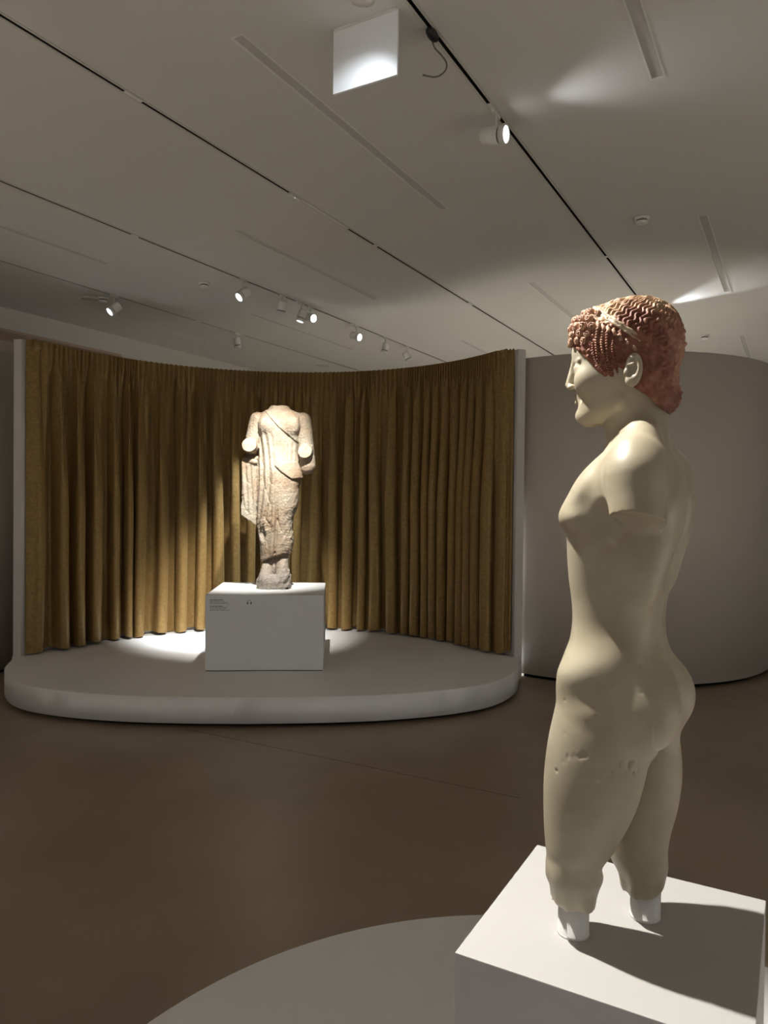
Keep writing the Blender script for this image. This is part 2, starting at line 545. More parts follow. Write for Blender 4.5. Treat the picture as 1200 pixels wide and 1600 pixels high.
def ell(c, r, ry=0.0, rx=0.0, rz=0.0):
    c = np.array(c, float); r = np.array(r, float)
    R = np.array((Matrix.Rotation(rz, 3, 'Z') @ Matrix.Rotation(ry, 3, 'Y') @ Matrix.Rotation(rx, 3, 'X')))
    ex = np.sqrt(((R * r) ** 2).sum(1))
    def fn(X, Y, Z):
        x, y, z = X - c[0], Y - c[1], Z - c[2]
        a = (R[0, 0] * x + R[1, 0] * y + R[2, 0] * z)
        b = (R[0, 1] * x + R[1, 1] * y + R[2, 1] * z)
        e = (R[0, 2] * x + R[1, 2] * y + R[2, 2] * z)
        k0 = np.sqrt((a / r[0]) ** 2 + (b / r[1]) ** 2 + (e / r[2]) ** 2)
        k1 = np.sqrt((a / r[0] ** 2) ** 2 + (b / r[1] ** 2) ** 2 + (e / r[2] ** 2) ** 2) + 1e-9
        return k0 * (k0 - 1) / k1
    return fn, c - ex, c + ex

def cone(a, b, ra, rb, sy=1.0):
    """round cone (capsule with two radii)"""
    a = np.array(a, float); b = np.array(b, float); ab = b - a; L = (ab ** 2).sum()
    def fn(X, Y, Z):
        x, y, z = X - a[0], Y - a[1], Z - a[2]
        t = np.clip((x * ab[0] + y * ab[1] + z * ab[2]) / L, 0, 1)
        return np.sqrt((x - t * ab[0]) ** 2 + (y - t * ab[1]) ** 2 + (z - t * ab[2]) ** 2) - (ra + t * (rb - ra))
    m = max(ra, rb)
    return fn, np.minimum(a, b) - m, np.maximum(a, b) + m

def loft(rows, axes='xy', n=2.2, cut=True):
    """rows: (z, lo_u, hi_u, half_v, centre_v)"""
    T = np.array([(r + (0,))[:5] if len(r) == 4 else r for r in rows], float)
    T = T[np.argsort(T[:, 0])]
    z0, z1 = T[0, 0], T[-1, 0]
    def fn(X, Y, Z):
        zz = np.clip(Z, z0, z1)
        lo = hermite(T[:, 0], T[:, 1], zz); hi = hermite(T[:, 0], T[:, 2], zz)
        w = hermite(T[:, 0], T[:, 3], zz); cv = hermite(T[:, 0], T[:, 4], zz)
        a = (hi - lo) / 2; cu = (hi + lo) / 2
        u = np.abs(X - cu) / a; v = np.abs(Y - cv) / w
        N = (u ** n + v ** n + 1e-12) ** (1 / n)
        g = np.sqrt((u ** (n - 1) / a) ** 2 + (v ** (n - 1) / w) ** 2) / np.maximum(N, 1e-6) ** (n - 1) + 1e-9
        d = (N - 1) / np.maximum(g, 1.0 / np.maximum(a, w))
        if cut:
            d = np.maximum(d, np.maximum(Z - z1, z0 - Z))
        return d
    lo = np.array([T[:, 1].min(), (T[:, 4] - T[:, 3]).min(), z0]); hi = np.array([T[:, 2].max(), (T[:, 4] + T[:, 3]).max(), z1])
    return fn, lo, hi

def cutplane(prim, pt, nrm):
    fn, lo, hi = prim
    pt = np.array(pt, float); nrm = np.array(nrm, float); nrm = nrm / np.linalg.norm(nrm)
    def g(X, Y, Z):
        return np.maximum(fn(X, Y, Z), (X - pt[0]) * nrm[0] + (Y - pt[1]) * nrm[1] + (Z - pt[2]) * nrm[2])
    return g, lo, hi

_NW = [(RNG.normal(size=3), RNG.uniform(0, 6.28)) for _ in range(14)]
def wob(X, Y, Z, f, n0=0, n1=7):
    r = 0
    for w, ph in _NW[n0:n1]:
        r = r + np.sin(f * (w[0] * X + w[1] * Y + w[2] * Z) + ph)
    return r / (n1 - n0) ** 0.5

# ================================================================== the room
TRACKS = [-5.93, -4.44, -2.92, -1.385, 0.15, 1.69]
STRIPS = {-6.60: [(5.10, 7.10), (9.19, 11.2)],
          -5.18: [(2.25, 4.36), (6.24, 8.31), (10.25, 12.3)],
          -3.675: [(4.25, 6.36), (8.44, 10.5)],
          -2.145: [(2.48, 4.62), (6.50, 8.60), (10.6, 12.7)],
          -0.605: [(1.55, 3.665), (5.55, 7.63), (9.71, 11.8)],
          0.92: [(2.5, 4.6), (6.5, 8.6), (10.6, 12.7)]}
TW, SW = 0.019, 0.030          # half widths of the track slots and diffuser slots
S0, S1, P0, P1 = -3.0, 14.0, -7.35, 6.0

def build_ceiling():
    ps = sorted([P0, P1] + [t + e for t in TRACKS for e in (-TW, TW)] + [t + e for t in STRIPS for e in (-SW, SW)])
    ss = sorted(set([S0, S1] + [e for L in STRIPS.values() for ab in L for e in ab]))
    V = {}; vs_, fs = [], []
    def vid(s, p):
        k = (s, p)
        if k not in V:
            V[k] = len(vs_); w = SP(s, p, CEIL); vs_.append(tuple(w))
        return V[k]
    for i in range(len(ps) - 1):
        pm = (ps[i] + ps[i + 1]) / 2
        if any(abs(pm - t) < TW for t in TRACKS): continue
        for j in range(len(ss) - 1):
            sm = (ss[j] + ss[j + 1]) / 2
            if any(abs(pm - t) < SW and any(a < sm < b for a, b in L) for t, L in STRIPS.items()): continue
            fs.append((vid(ss[j], ps[i]), vid(ss[j], ps[i + 1]), vid(ss[j + 1], ps[i + 1]), vid(ss[j + 1], ps[i])))
    me = bpy.data.meshes.new('ceiling'); me.from_pydata(vs_, [], fs); me.update()
    o = link('ceiling', me, M['ceiling'])
    tag(o, 'flat pale ceiling crossed by slim lighting tracks', 'ceiling', kind='structure')
build_ceiling()

# floor
me = bpy.data.meshes.new('floor')
me.from_pydata([tuple(SP(S0, P0)), tuple(SP(S0, P1)), tuple(SP(S1, P1)), tuple(SP(S1, P0))], [], [(0, 1, 2, 3)])
floor = link('floor', me, M['floor'])
tag(floor, 'polished brown concrete floor with soft reflections', 'floor', kind='structure')
a, b = Vector((-1.36, 5.08, 0)), Vector((0.75, 3.95, 0))
t = (b - a).normalized(); nrm = Vector((-t.y, t.x, 0)) * 0.003
me = bpy.data.meshes.new('floor_joint')
me.from_pydata([tuple(a - nrm + Vector((0, 0, .0008))), tuple(b - nrm + Vector((0, 0, .0008))), tuple(b + nrm + Vector((0, 0, .0008))), tuple(a + nrm + Vector((0, 0, .0008)))], [], [(0, 1, 2, 3)])
link('floor_joint', me, simple('joint_dark', (0.07, 0.052, 0.038), 0.7), floor)

# left wall: a white wall with a timber-lined recess under a deep header
def wall_slab(name, s0, s1, p0, p1, z0, z1, mat, parent=None):
    bm = bmesh.new()
    vs_ = [bm.verts.new(SP(s, p, z)) for z in (z0, z1) for (s, p) in ((s0, p0), (s1, p0), (s1, p1), (s0, p1))]
    for f in ((0, 1, 2, 3), (7, 6, 5, 4), (0, 4, 5, 1), (1, 5, 6, 2), (2, 6, 7, 3), (3, 7, 4, 0)):
        bm.faces.new([vs_[i] for i in f])
    return from_bm(name, bm, mat, parent)
RZ, RS = 3.38, 6.40
wl = wall_slab('wall_left', S0, S1, -7.65, -7.35, RZ, CEIL + 0.02, M['wall'])
tag(wl, 'white wall behind the curtain with a timber-lined recess', 'wall', kind='structure')
wall_slab('wall_panel', RS, S1, -7.65, -7.35, 0, RZ, M['wall'], wl)
wall_slab('recess_back', S0, RS, -7.85, -7.80, 0, RZ, M['drum'], wl)
wall_slab('timber_head', S0, RS, -7.80, -7.352, RZ - 0.03, RZ, M['wood'], wl)
wall_slab('timber_jamb', RS - 0.03, RS, -7.80, -7.352, 0, RZ - 0.03, M['wood'], wl)
wb = wall_slab('wall_back', S1, S1 + 0.2, -7.35, P1, 0, CEIL, M['wall'])
tag(wb, 'plain white far wall of the gallery', 'wall', kind='structure')

wf_ = wall_slab('wall_right', S0, S1, P1, P1 + 0.2, 0, CEIL, M['wall'])
tag(wf_, 'plain white wall to the right of the view', 'wall', kind='structure')

# lighting tracks: one thing per line
def track(p, s0, s1, caps, label):
    r = empty('lighting_track', SP((s0 + s1) / 2, p, CEIL), GRID_ROT)
    tag(r, label, 'lighting track', 'slim tracks set flush in the ceiling')
    h = (s1 - s0) / 2
    bm = bmesh.new()          # two thin flanges
    add_box(bm, (-h, 0.009, -0.0022), (h, 0.0225, 0.0008)); add_box(bm, (-h, -0.0225, -0.0022), (h, -0.009, 0.0008))
    from_bm('flange', bm, M['track'], r)
    bm = bmesh.new()          # the channel behind the slot
    add_box(bm, (-h, 0.0095, 0.001), (h, 0.012, 0.035)); add_box(bm, (-h, -0.012, 0.001), (h, -0.0095, 0.035)); add_box(bm, (-h, -0.012, 0.033), (h, 0.012, 0.036))
    from_bm('channel', bm, M['black'], r)
    for a_, b_ in caps:
        box_obj('blanking_cover', (a_ - (s0 + s1) / 2, -0.009, -0.0018), (b_ - (s0 + s1) / 2, 0.009, 0.002), M['white_metal'], r)
track(-5.93, 0.5, 13.9, [(5.04, 5.12), (6.2, 6.28), (6.92, 7.02)], 'ceiling track farthest left, nearest the white wall')
track(-4.44, 0.5, 13.9, [(3.95, 4.02), (5.2, 5.3), (6.05, 6.15), (7.1, 7.2), (7.85, 7.93), (8.45, 8.52)], 'ceiling track carrying the row of seven spotlights')
track(-2.92, 0.5, 13.9, [(2.55, 2.66), (4.02, 4.62), (5.0, 5.05), (6.9, 7.0)], 'long ceiling track with no hanging spotlights, left of the hanging baffle')
track(-1.385, 0.5, 13.9, [(3.50, 3.56), (3.72, 3.78), (6.1, 6.14)], 'ceiling track above the red-haired statue, with dangling cable')

# recessed linear diffusers
k = 0
LBL = {-6.60: 'slot diffuser beside the white wall', -5.18: 'slot diffuser between the two leftmost tracks', -3.675: 'slot diffuser left of the empty ceiling track',
       -2.145: 'slot diffuser left of the hanging baffle line', -0.605: 'slot diffuser right of the near track'}
ORD = ['nearest', 'next', 'far']
for p, L in STRIPS.items():
    if p > 0: continue
    for q, (a_, b_) in enumerate(L):
        r = empty('slot_diffuser', SP((a_ + b_) / 2, p, CEIL), GRID_ROT)
        tag(r, 'recessed grey ' + LBL[p] + ', ' + ORD[q] + ' of its row', 'air diffuser', 'slot diffusers in the ceiling')
        h = (b_ - a_) / 2
        bm = bmesh.new()
        for y0, y1 in ((SW - 0.004, SW + 0.004), (-SW - 0.004, -SW + 0.004)):
            add_box(bm, (-h, y0, -0.002), (h, y1, 0.016))
        for x0, x1 in ((-h - 0.004, -h + 0.004), (h - 0.004, h + 0.004)):
            add_box(bm, (x0, -SW - 0.004, -0.002), (x1, SW + 0.004, 0.016))
        from_bm('frame', bm, M['white_metal'], r)
        bm = bmesh.new(); add_box(bm, (-h, -SW, 0.003), (h, SW, 0.016))
        from_bm('blade', bm, M['grey'], r)

# smoke detectors
def detector(s, p, label):
    r = empty('smoke_detector', SP(s, p, CEIL)); tag(r, label, 'smoke detector', 'ceiling smoke detectors')
    lathe_obj('base', [(0, 0), (0.052, 0), (0.052, -0.014), (0.047, -0.018), (0, -0.018)], M['white_metal'], r, 24)
    lathe_obj('vent_ring', [(0, -0.018), (0.036, -0.018), (0.036, -0.028), (0, -0.028)], M['black'], r, 24)
    lathe_obj('cap', [(0, -0.028), (0.043, -0.028), (0.041, -0.040), (0.028, -0.047), (0, -0.048)], M['white_metal'], r, 24)
detector(5.397, -0.982, 'white smoke detector right of the near track, large')
detector(5.153, -4.829, 'white smoke detector left of the row of spotlights')
detector(9.501, -0.992, 'small distant smoke detector right of the statue head')
detector(5.07, -6.10, 'tiny detector beside the round speaker near the wall')
def speaker(s, p, label):
    r = empty('ceiling_speaker', SP(s, p, CEIL)); tag(r, label, 'speaker', 'round ceiling speakers')
    lathe_obj('rim', [(0.088, 0), (0.108, 0), (0.107, -0.008), (0.095, -0.010), (0.088, -0.004), (0.088, 0)], M['white_metal'], r, 32)
    lathe_obj('grille', [(0, -0.002), (0.06, -0.003), (0.0885, -0.002), (0.0885, 0), (0, 0)], M['grey'], r, 32)
speaker(5.04, -6.26, 'round ceiling speaker beside the lone lit spotlight on the left')
speaker(9.171, -6.215, 'round ceiling speaker far back above the curtain')

# spotlights
def look(v):
    return Vector(v).normalized().to_track_quat('Z', 'Y').to_matrix().to_4x4()
def spotlight(s, p, drop, aim, label, lens='lens_on', group='white spotlights hanging from the tracks', power=0, cone_deg=40, blend=0.4, col=(1, 0.98, 0.95), soft=0.025, scale=1.0, light_aim=None):
    """aim: world vector the lens looks along; drop: depth of the body centre under the ceiling"""
    r = empty('track_spotlight', SP(s, p, CEIL)); tag(r, label, 'spotlight', group)
    bm = bmesh.new()
    R = Matrix.Rotation(GRID_ROT, 4, 'Z')
    add_box(bm, (-0.045, -0.0085, -0.016), (0.045, 0.0085, 0.0))
    bmesh.ops.transform(bm, matrix=R, verts=bm.verts[:])
    from_bm('adapter', bm, M['white_metal'], r)
    rad, ln = 0.043 * scale, 0.125 * scale
    top = -0.014
    a = Vector(aim).normalized()
    bm = bmesh.new(); add_tube(bm, [(0, 0, top), (0, 0, -drop + rad * 0.2)], 0.007, 10)
    from_bm('stem', bm, M['white_metal'], r, True)
    T = Matrix.Translation((0, 0, -drop)) @ look(a)
    z0, z1 = -ln * 0.55, ln * 0.45
    zg = z0 + ln * 0.70
    lathe_obj('body', [(0, z0), (rad * 0.93, z0), (rad, z0 + 0.006), (rad, zg), (0, zg)], M['white_metal'], r, 28, True, T)
    lathe_obj('groove', [(0, zg), (rad * 0.90, zg), (rad * 0.90, zg + 0.007 * scale), (0, zg + 0.007 * scale)], M['black'], r, 28, True, T)
    lathe_obj('bezel', [(rad * 0.90, zg + 0.007 * scale), (rad, zg + 0.007 * scale), (rad, z1), (rad * 0.92, z1), (rad * 0.90, z1 - 0.012), (rad * 0.90, zg + 0.007 * scale)], M['white_metal'], r, 28, True, T)
    lathe_obj('lens', [(0, z1 - 0.006), (rad * 0.14, z1 - 0.006), (rad * 0.86, z1 - 0.004), (rad * 0.90, z1 - 0.008), (0, z1 - 0.012)], M[lens], r, 28, True, T)
    if lens == 'lens_on':
        lathe_obj('lens_centre', [(0, z1 - 0.002), (rad * 0.13, z1 - 0.003), (rad * 0.13, z1 - 0.006), (0, z1 - 0.006)], M['grey'], r, 12, True, T)
    if power > 0:
        ld = bpy.data.lights.new('spot_beam', 'SPOT')
        ld.energy = power; ld.color = col; ld.spot_size = math.radians(cone_deg); ld.spot_blend = blend; ld.shadow_soft_size = soft
        lo = bpy.data.objects.new('spot_beam', ld); COL.objects.link(lo); lo.parent = r
        la = Vector(light_aim or a).normalized()
        lo.matrix_local = Matrix.Translation(Vector((0, 0, -drop)) + a * (z1 + 0.004)) @ (-la).to_track_quat('Z', 'Y').to_matrix().to_4x4()
    return r

# key lamp in front of the kouros (out of frame, on the near track)
kpos = SP(1.25, -1.385, CEIL - 0.14)
ktgt = SP(1.334, -0.272, 1.52)
spotlight(1.25, -1.385, 0.14, ktgt - kpos, 'white spotlight on the near track aimed down at the red-haired statue', power=P_KEY, cone_deg=44, blend=0.55, col=(1, 0.965, 0.89), soft=0.03)
# lamp that shines on the baffle
spotlight(2.30, -1.40, 0.135, tuple(SP(0.35, -0.21, -0.24)), 'white spotlight cut off by the top edge of the photo, before the hanging baffle', power=P_BAFFLE, cone_deg=76, blend=0.9, col=(0.86, 0.93, 1.0))
spotlight(3.601, -1.385, 0.115, (0.84, -0.50, -0.14), 'lit white spotlight alone on the near track, turned right', power=P_SIDE, cone_deg=80, blend=1.0, col=(0.93, 0.96, 1.0), scale=1.05)
spotlight(8.05, -1.385, 0.10, tuple(SP(-0.60, 0.80, -0.02)), 'spotlight on the near track hidden behind the red-haired head', power=P_GRAZE, cone_deg=40, blend=0.6, col=(0.88, 0.93, 1.0))
spotlight(9.45, -1.385, 0.13, (-0.25, -0.10, -0.96), 'unseen fill spotlight added on the near track behind the grey partition', power=P_CEIL_FILL, cone_deg=100, blend=1.0, col=(0.80, 0.92, 1.0))  # added out of sight, its bounce lifts the far ceiling
# row over the stage
ROW = [(5.24, 0.135, (-0.58, -0.50, -0.64), 'lens_on', 'lit spotlight at the near end of the row of seven, pointing down left'),
       (5.82, 0.125, (-0.18, 0.25, -0.95), 'lens_off', 'unlit spotlight second from the near end of the row, pointing straight down'),
       (6.15, 0.135, (-0.28, -0.12, -0.95), 'lens_dim', 'spotlight third in the row, tilted down with a lit sliver of lens'),
       (6.31, 0.110, (0.66, -0.68, -0.30), 'lens_on', 'glaring lit spotlight fourth in the row, facing the viewer'),
       (7.22, 0.125, (0.74, -0.60, -0.30), 'lens_on', 'lit spotlight fifth in the row, turned right'),
       (7.90, 0.135, (-0.24, 0.10, -0.96), 'lens_off', 'unlit spotlight sixth in the row, leaning left'),
       (8.48, 0.140, (0.46, 0.05, -0.88), 'lens_off', 'unlit spotlight at the far end of the row, leaning right')]
ROW_P = {0: (P_LEFT, 26, (-0.37, -0.785, -0.48)), 3: (P_RIGHT, 22, (0.60, -0.74, -0.34)), 2: (P_DOWN, 36, (-0.20, 0.0, -0.98))}
for i_, (s, dr, am, ln, lb) in enumerate(ROW):
    pw, cd, la_ = ROW_P.get(i_, (0, 30, None))
    spotlight(s, -4.44, dr, am, lb, ln, power=pw, cone_deg=cd, blend=0.6, col=(0.84, 0.94, 1.0), light_aim=la_)
spotlight(5.06, -5.93, 0.135, (-0.58, -0.50, -0.64), 'lit spotlight farthest left, beside the round speaker', 'lens_on')
spotlight(6.90, -5.93, 0.125, (0.16, 0.1, -0.97), 'unlit spotlight alone on the track farthest left, pointing down', 'lens_off')

# small lamp module sitting in the empty track, lights the draped statue
kr = empty('recessed_spotlight', SP(3.96, -2.92, CEIL), GRID_ROT)
tag(kr, 'tiny spotlight module set in the empty ceiling track', 'spotlight')
box_obj('body', (-0.06, -0.0088, -0.012), (0.06, 0.0088, 0.004), M['white_metal'], kr, 0.002)
lathe_obj('lens', [(0, -0.0135), (0.006, -0.013), (0.0065, -0.012), (0, -0.0118)], M['lens_dim'], kr, 16)
ld = bpy.data.lights.new('spot_beam', 'SPOT'); ld.energy = P_KORE; ld.color = (1, 0.975, 0.93)
ld.spot_size = math.radians(36); ld.spot_blend = 1.0; ld.shadow_soft_size = 0.022
lo = bpy.data.objects.new('spot_beam', ld); COL.objects.link(lo); lo.parent = kr
kp = SP(3.96, -2.92, CEIL - 0.02); kt = Vector((-1.22, 6.85, 1.05))
lo.matrix_local = Matrix.Translation((0, 0, -0.02)) @ (Matrix.Rotation(-GRID_ROT, 4, 'Z') @ (kp - kt).to_track_quat('Z', 'Y').to_matrix().to_4x4())

# hanging baffle
pr = empty('hanging_panel', SP(2.65, -1.60, CEIL), GRID_ROT)
tag(pr, 'white square baffle panel hanging from the ceiling, lit from one side', 'panel')
box_obj('sheet', (-0.006, -0.155, -0.272), (0.006, 0.155, -0.004), M['panel'], pr, 0.0015)
box_obj('ceiling_rail', (-0.011, -0.150, -0.012), (0.011, 0.150, 0.0), M['white_metal'], pr)

# plug and dangling cable
cr = empty('power_cable', SP(2.845, -1.385, CEIL), GRID_ROT)
tag(cr, 'black plug in the near track with a thin cable hanging down', 'cable')
bm = bmesh.new()
add_lathe(bm, [(0, -0.046), (0.010, -0.043), (0.018, -0.028), (0.0205, -0.008), (0.0205, 0.012), (0.017, 0.028), (0.008, 0.042), (0, 0.045)], 20,
          Matrix.Translation((0, 0, -0.020)) @ Matrix.Rotation(math.pi / 2, 4, 'Y'))
from_bm('plug', bm, M['black'], cr, True)
cw = [(0.180, 3.16, 3.575), (0.191, 3.2, 3.566), (0.202, 3.2, 3.545), (0.227, 3.2, 3.519), (0.247, 3.2, 3.491), (0.248, 3.2, 3.463), (0.229, 3.19, 3.433), (0.196, 3.18, 3.415), (0.146, 3.17, 3.417)]
inv = (Matrix.Translation(SP(2.845, -1.385, CEIL)) @ Matrix.Rotation(GRID_ROT, 4, 'Z')).inverted()
pts = [inv @ Vector(p) for p in catmull(cw, 6)]
bm = bmesh.new(); add_tube(bm, pts, 0.0038, 8)
from_bm('cable_lead', bm, M['cable'], cr, True)

# ================================================================== curved partitions
d1 = empty('curved_partition', (2.343, 7.974, 0)); tag(d1, 'dark grey convex curved partition behind the red-haired statue', 'partition')
arc_wall('curved_face', 0, 0, 1.57, 1.655, 229.5, 372, 0.035, 2.905, M['drum'], d1, 96)
arc_wall('recessed_base', 0, 0, 1.55, 1.60, 229.5, 372, 0.0, 0.035, M['gap'], d1, 96)
d2 = empty('curved_partition', (-5.02, 7.10, 0)); tag(d2, 'grey curved partition cut off by the left edge of the photo', 'partition')
arc_wall('curved_face', 0, 0, 1.57, 1.655, 215, 395, 0.035, 2.905, M['drum'], d2, 64)
arc_wall('recessed_base', 0, 0, 1.55, 1.60, 215, 395, 0.0, 0.035, M['gap'], d2, 64)

# ================================================================== stage
STG = Vector((-0.98, 6.45, 0)); STR = math.radians(2.6)
TOPZ = 0.217
CXY = (0.0, -0.70); RC = 2.155
stage = empty('display_stage', STG, STR); tag(stage, 'low grey-white stage with rounded corners in front of the curtain', 'stage')
half = [(0.0, -1.345), (0.50, -1.325), (0.97, -1.265), (1.44, -1.125), (1.80, -0.90), (2.055, -0.52), (2.165, -0.15), (2.235, 0.06), (2.175, 0.28)]
cr_ = catmull(half, 8)
right = [(float(p[0]), float(p[1])) for p in cr_]
a_end = math.degrees(math.atan2(right[-1][1] - CXY[1], right[-1][0] - CXY[0]))
r_end = math.hypot(right[-1][0] - CXY[0], right[-1][1] - CXY[1])
back = [(CXY[0] + r_end * math.cos(math.radians(a)), CXY[1] + r_end * math.sin(math.radians(a))) for a in np.linspace(a_end + 2, 180 - a_end - 2, 60)]
left = [(-x, y) for x, y in right[::-1]][:-1]
outline = right + back + left
prism('platform', outline, 0.032, TOPZ, M['stage'], stage, 0.004)
def inset(ol, d):
    P = np.array(ol); c = np.array([0, 0.2])
    out = []
    for i in range(len(P)):
        tv = P[(i + 1) % len(P)] - P[i - 1]; nv = np.array([-tv[1], tv[0]]); nv = nv / np.linalg.norm(nv)
        out.append(tuple(P[i] + nv * d))
    return out
prism('recessed_base', inset(outline, 0.07), 0.0, 0.034, M['gap'], stage)

cwall = empty('curved_backdrop', STG, STR); tag(cwall, 'white curved backdrop wall whose ends frame the curtain', 'backdrop wall')
WA = 18.0
arc_wall('wall_shell', CXY[0], CXY[1], 2.268, 2.346, WA, 180 - WA, TOPZ, 2.955, M['post'], cwall, 96)

# curtain
def build_curtain():
    nu, nv = 1800, 64
    a0, a1 = math.radians(19.0), math.radians(161.0)
    ztop, zbot = 2.962, TOPZ + 0.012
    u = np.linspace(0, 1, nu)
    v = np.linspace(0, 1, nv) ** 0.85          # 0 top .. 1 bottom
    L = RC * (a1 - a0)
    def phase(n, jit, seed):
        rs = np.random.RandomState(seed)
        w = 1 + jit * rs.uniform(-1, 1, n + 1)
        c = np.concatenate([[0], np.cumsum(w)]); c = c / c[-1]
        return np.interp(u, c, np.arange(len(c))) * 2 * math.pi
    def amp(n, seed, lo=0.55):
        rs = np.random.RandomState(seed)
        return np.interp(u, np.linspace(0, 1, n), rs.uniform(lo, 1.0, n))
    pb = phase(32, 0.45, 9); pm = 2 * pb + np.interp(u, np.linspace(0, 1, 40), np.random.RandomState(5).uniform(-0.9, 0.9, 40)); pf = 4 * pb
    am, ab = amp(66, 21, 0.35), amp(33, 22, 0.72)
    U = u[None, :]; Vv = v[:, None]
    sm = lambda a, b, x: np.clip((x - a) / (b - a), 0, 1) ** 2 * (3 - 2 * np.clip((x - a) / (b - a), 0, 1))
    wf = 1 - 0.94 * sm(0.045, 0.15, Vv); wm = sm(0.03, 0.12, Vv) * (1 - 0.84 * sm(0.14, 0.62, Vv)); wbm = 0.36 * sm(0.04, 0.15, Vv) + 0.64 * sm(0.12, 0.55, Vv)
    drift = 0.5 * np.sin(2 * math.pi * (U * 3.1) + 2.2 * Vv) + 0.45 * np.sin(2 * math.pi * U * 9.3 + 3.1 * Vv)
    fb = pb[None, :] + drift * Vv
    fm = pm[None, :] + 1.2 * drift * Vv
    rad = (wf * 0.0155 * np.sin(pf)[None, :]
           + wm * 0.036 * am[None, :] * np.sin(fm)
           + wbm * 0.086 * ab[None, :] * (np.sin(fb) + 0.16 * np.sin(2 * fb + 0.9)))
    tang = (wm * 0.008 * am[None, :] * np.sin(2 * fm) - wbm * 0.030 * ab[None, :] * np.sin(2 * fb))
    rad = rad + 0.006 * np.sin(9 * U + 7 * Vv) * wbm
    edge = np.clip(np.minimum(U, 1 - U) / 0.012, 0, 1)
    rad = rad * edge; tang = tang * edge
    A = a0 + U * (a1 - a0) + tang / RC
    ew = np.clip(1 - np.minimum(U, 1 - U) / 0.030, 0, 1) ** 1.5
    Rr = RC - 0.005 + rad * (1 - ew) + ew * (2.258 - RC)
    Z = ztop + (zbot - ztop) * Vv + np.zeros_like(A)
    Z = Z + (0.006 * np.sin(pf)[None, :] * (Vv < 0.001))
    Z = Z + Vv ** 6 * (0.016 * np.sin(pb * 0.5 + 1.0)[None, :] * ab[None, :] + 0.010) 
    X = CXY[0] + Rr * np.cos(A); Y = CXY[1] + Rr * np.sin(A)
    V = np.stack([X, Y, Z], -1).reshape(-1, 3)
    i = np.arange(nv - 1)[:, None] * nu + np.arange(nu - 1)[None, :]
    Fq = np.stack([i, i + 1, i + nu + 1, i + nu], -1).reshape(-1, 4)
    cu = empty('stage_curtain', STG, STR)
    tag(cu, 'floor-length gold-brown velvet curtain hung in deep folds round the stage', 'curtain')
    o = from_np('drape', V, Fq, M['curtain'], cu, True)
    # stitched hem band along the bottom and a heading tape along the top edge
    rows = [0, 1]
    Rt = RC + 0.020
    ht = arc_wall('heading_tape', CXY[0], CXY[1], Rt, Rt + 0.010, 19.2, 160.8, ztop - 0.075, ztop - 0.002, M['curtain'], cu, 96)
build_curtain()

# pedestal
PEDZ = 0.83
ped = empty('statue_pedestal', (-0.978, 6.352, TOPZ), math.radians(3.6))
tag(ped, 'white box pedestal on the stage with small black caption and headphone mark', 'pedestal')
box_obj('block', (-0.472, -0.450, 0.006), (0.472, 0.450, PEDZ - TOPZ), M['pedestal'], ped, 0.003)
box_obj('shadow_joint', (-0.466, -0.444, 0.0), (0.466, 0.444, 0.0065), M['gap'], ped)
bm = bmesh.new()
rs = random.Random(4)
h = PEDZ - TOPZ
def strip(x, z, w, t):
    add_box(bm, (x, -0.4508, z), (x + w, -0.4499, z + t))
lines = [(0.036, 0.107, 1), (0.0465, 0.118, 0), (0.057, 0.138, 0), (0.0665, 0.158, 0), (0.088, 0.107, 1), (0.0985, 0.138, 0), (0.109, 0.133, 0), (0.1195, 0.163, 0)]
for dz, w, bold in lines:
    x = -0.472 + 0.036; end = x + w
    while x < end - 0.004:
        ww = min(rs.uniform(0.010, 0.028), end - x)
        n = max(2, int(ww / 0.0042))
        for q in range(n):       # letter-like strokes
            strip(x + q * ww / n, h - dz - (0.0052 if bold else 0.0044), ww / n * (0.80 if bold else 0.62), 0.0058 if bold else rs.choice([0.0034, 0.0046]))
        x += ww + 0.0035
from_bm('caption', bm, M['print'], ped)
bm = bmesh.new()
cx, cz, rr = -0.472 + 0.348, h - 0.060, 0.0155
pts = [(cx + rr * math.cos(a), -0.4502, cz + rr * 1.15 * math.sin(a)) for a in np.linspace(0, math.pi, 14)]
for p_, q_ in zip(pts, pts[1:]):
    add_tube(bm, [p_, q_], 0.0014, 6)
for sx in (-1, 1):
    add_box(bm, (cx + sx * 0.0135 - 0.0048, -0.4512, cz - 0.014), (cx + sx * 0.0135 + 0.0048, -0.4499, cz + 0.002), 0.0004, 1)
from_bm('headphone_icon', bm, M['print'], ped)

# ================================================================== foreground plinth and round platform
rp = empty('round_platform', (0.427, 1.30, 0)); tag(rp, 'low round grey platform under the foreground plinth', 'platform')
lathe_obj('disc', [(0, 0.03), (1.315, 0.03), (1.318, 0.034), (1.318, 0.116), (1.314, 0.12), (0, 0.12)], M['stage'], rp, 160, False)
for p_ in rp.children[0].data.polygons: p_.use_smooth = abs(p_.normal.z) < 0.3
lathe_obj('recessed_base', [(0, 0), (1.25, 0), (1.25, 0.031), (0, 0.031)], M['gap'], rp, 120, False)
pl = empty('statue_plinth', SP(1.341, -0.2615, 0.12), GRID_ROT); tag(pl, 'tall white square plinth in the foreground under the red-haired statue', 'plinth')
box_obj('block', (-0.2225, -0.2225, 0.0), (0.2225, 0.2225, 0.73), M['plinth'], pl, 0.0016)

# ================================================================== kouros (red-haired statue)
KO = SP(1.334, -0.272, 0.85)
kour = empty('kouros_statue', KO, math.pi - ANG)     # local x = facing, y = its left (towards the viewer)
tag(kour, 'cream marble nude youth statue with red-painted curly hair and broken arms', 'statue')

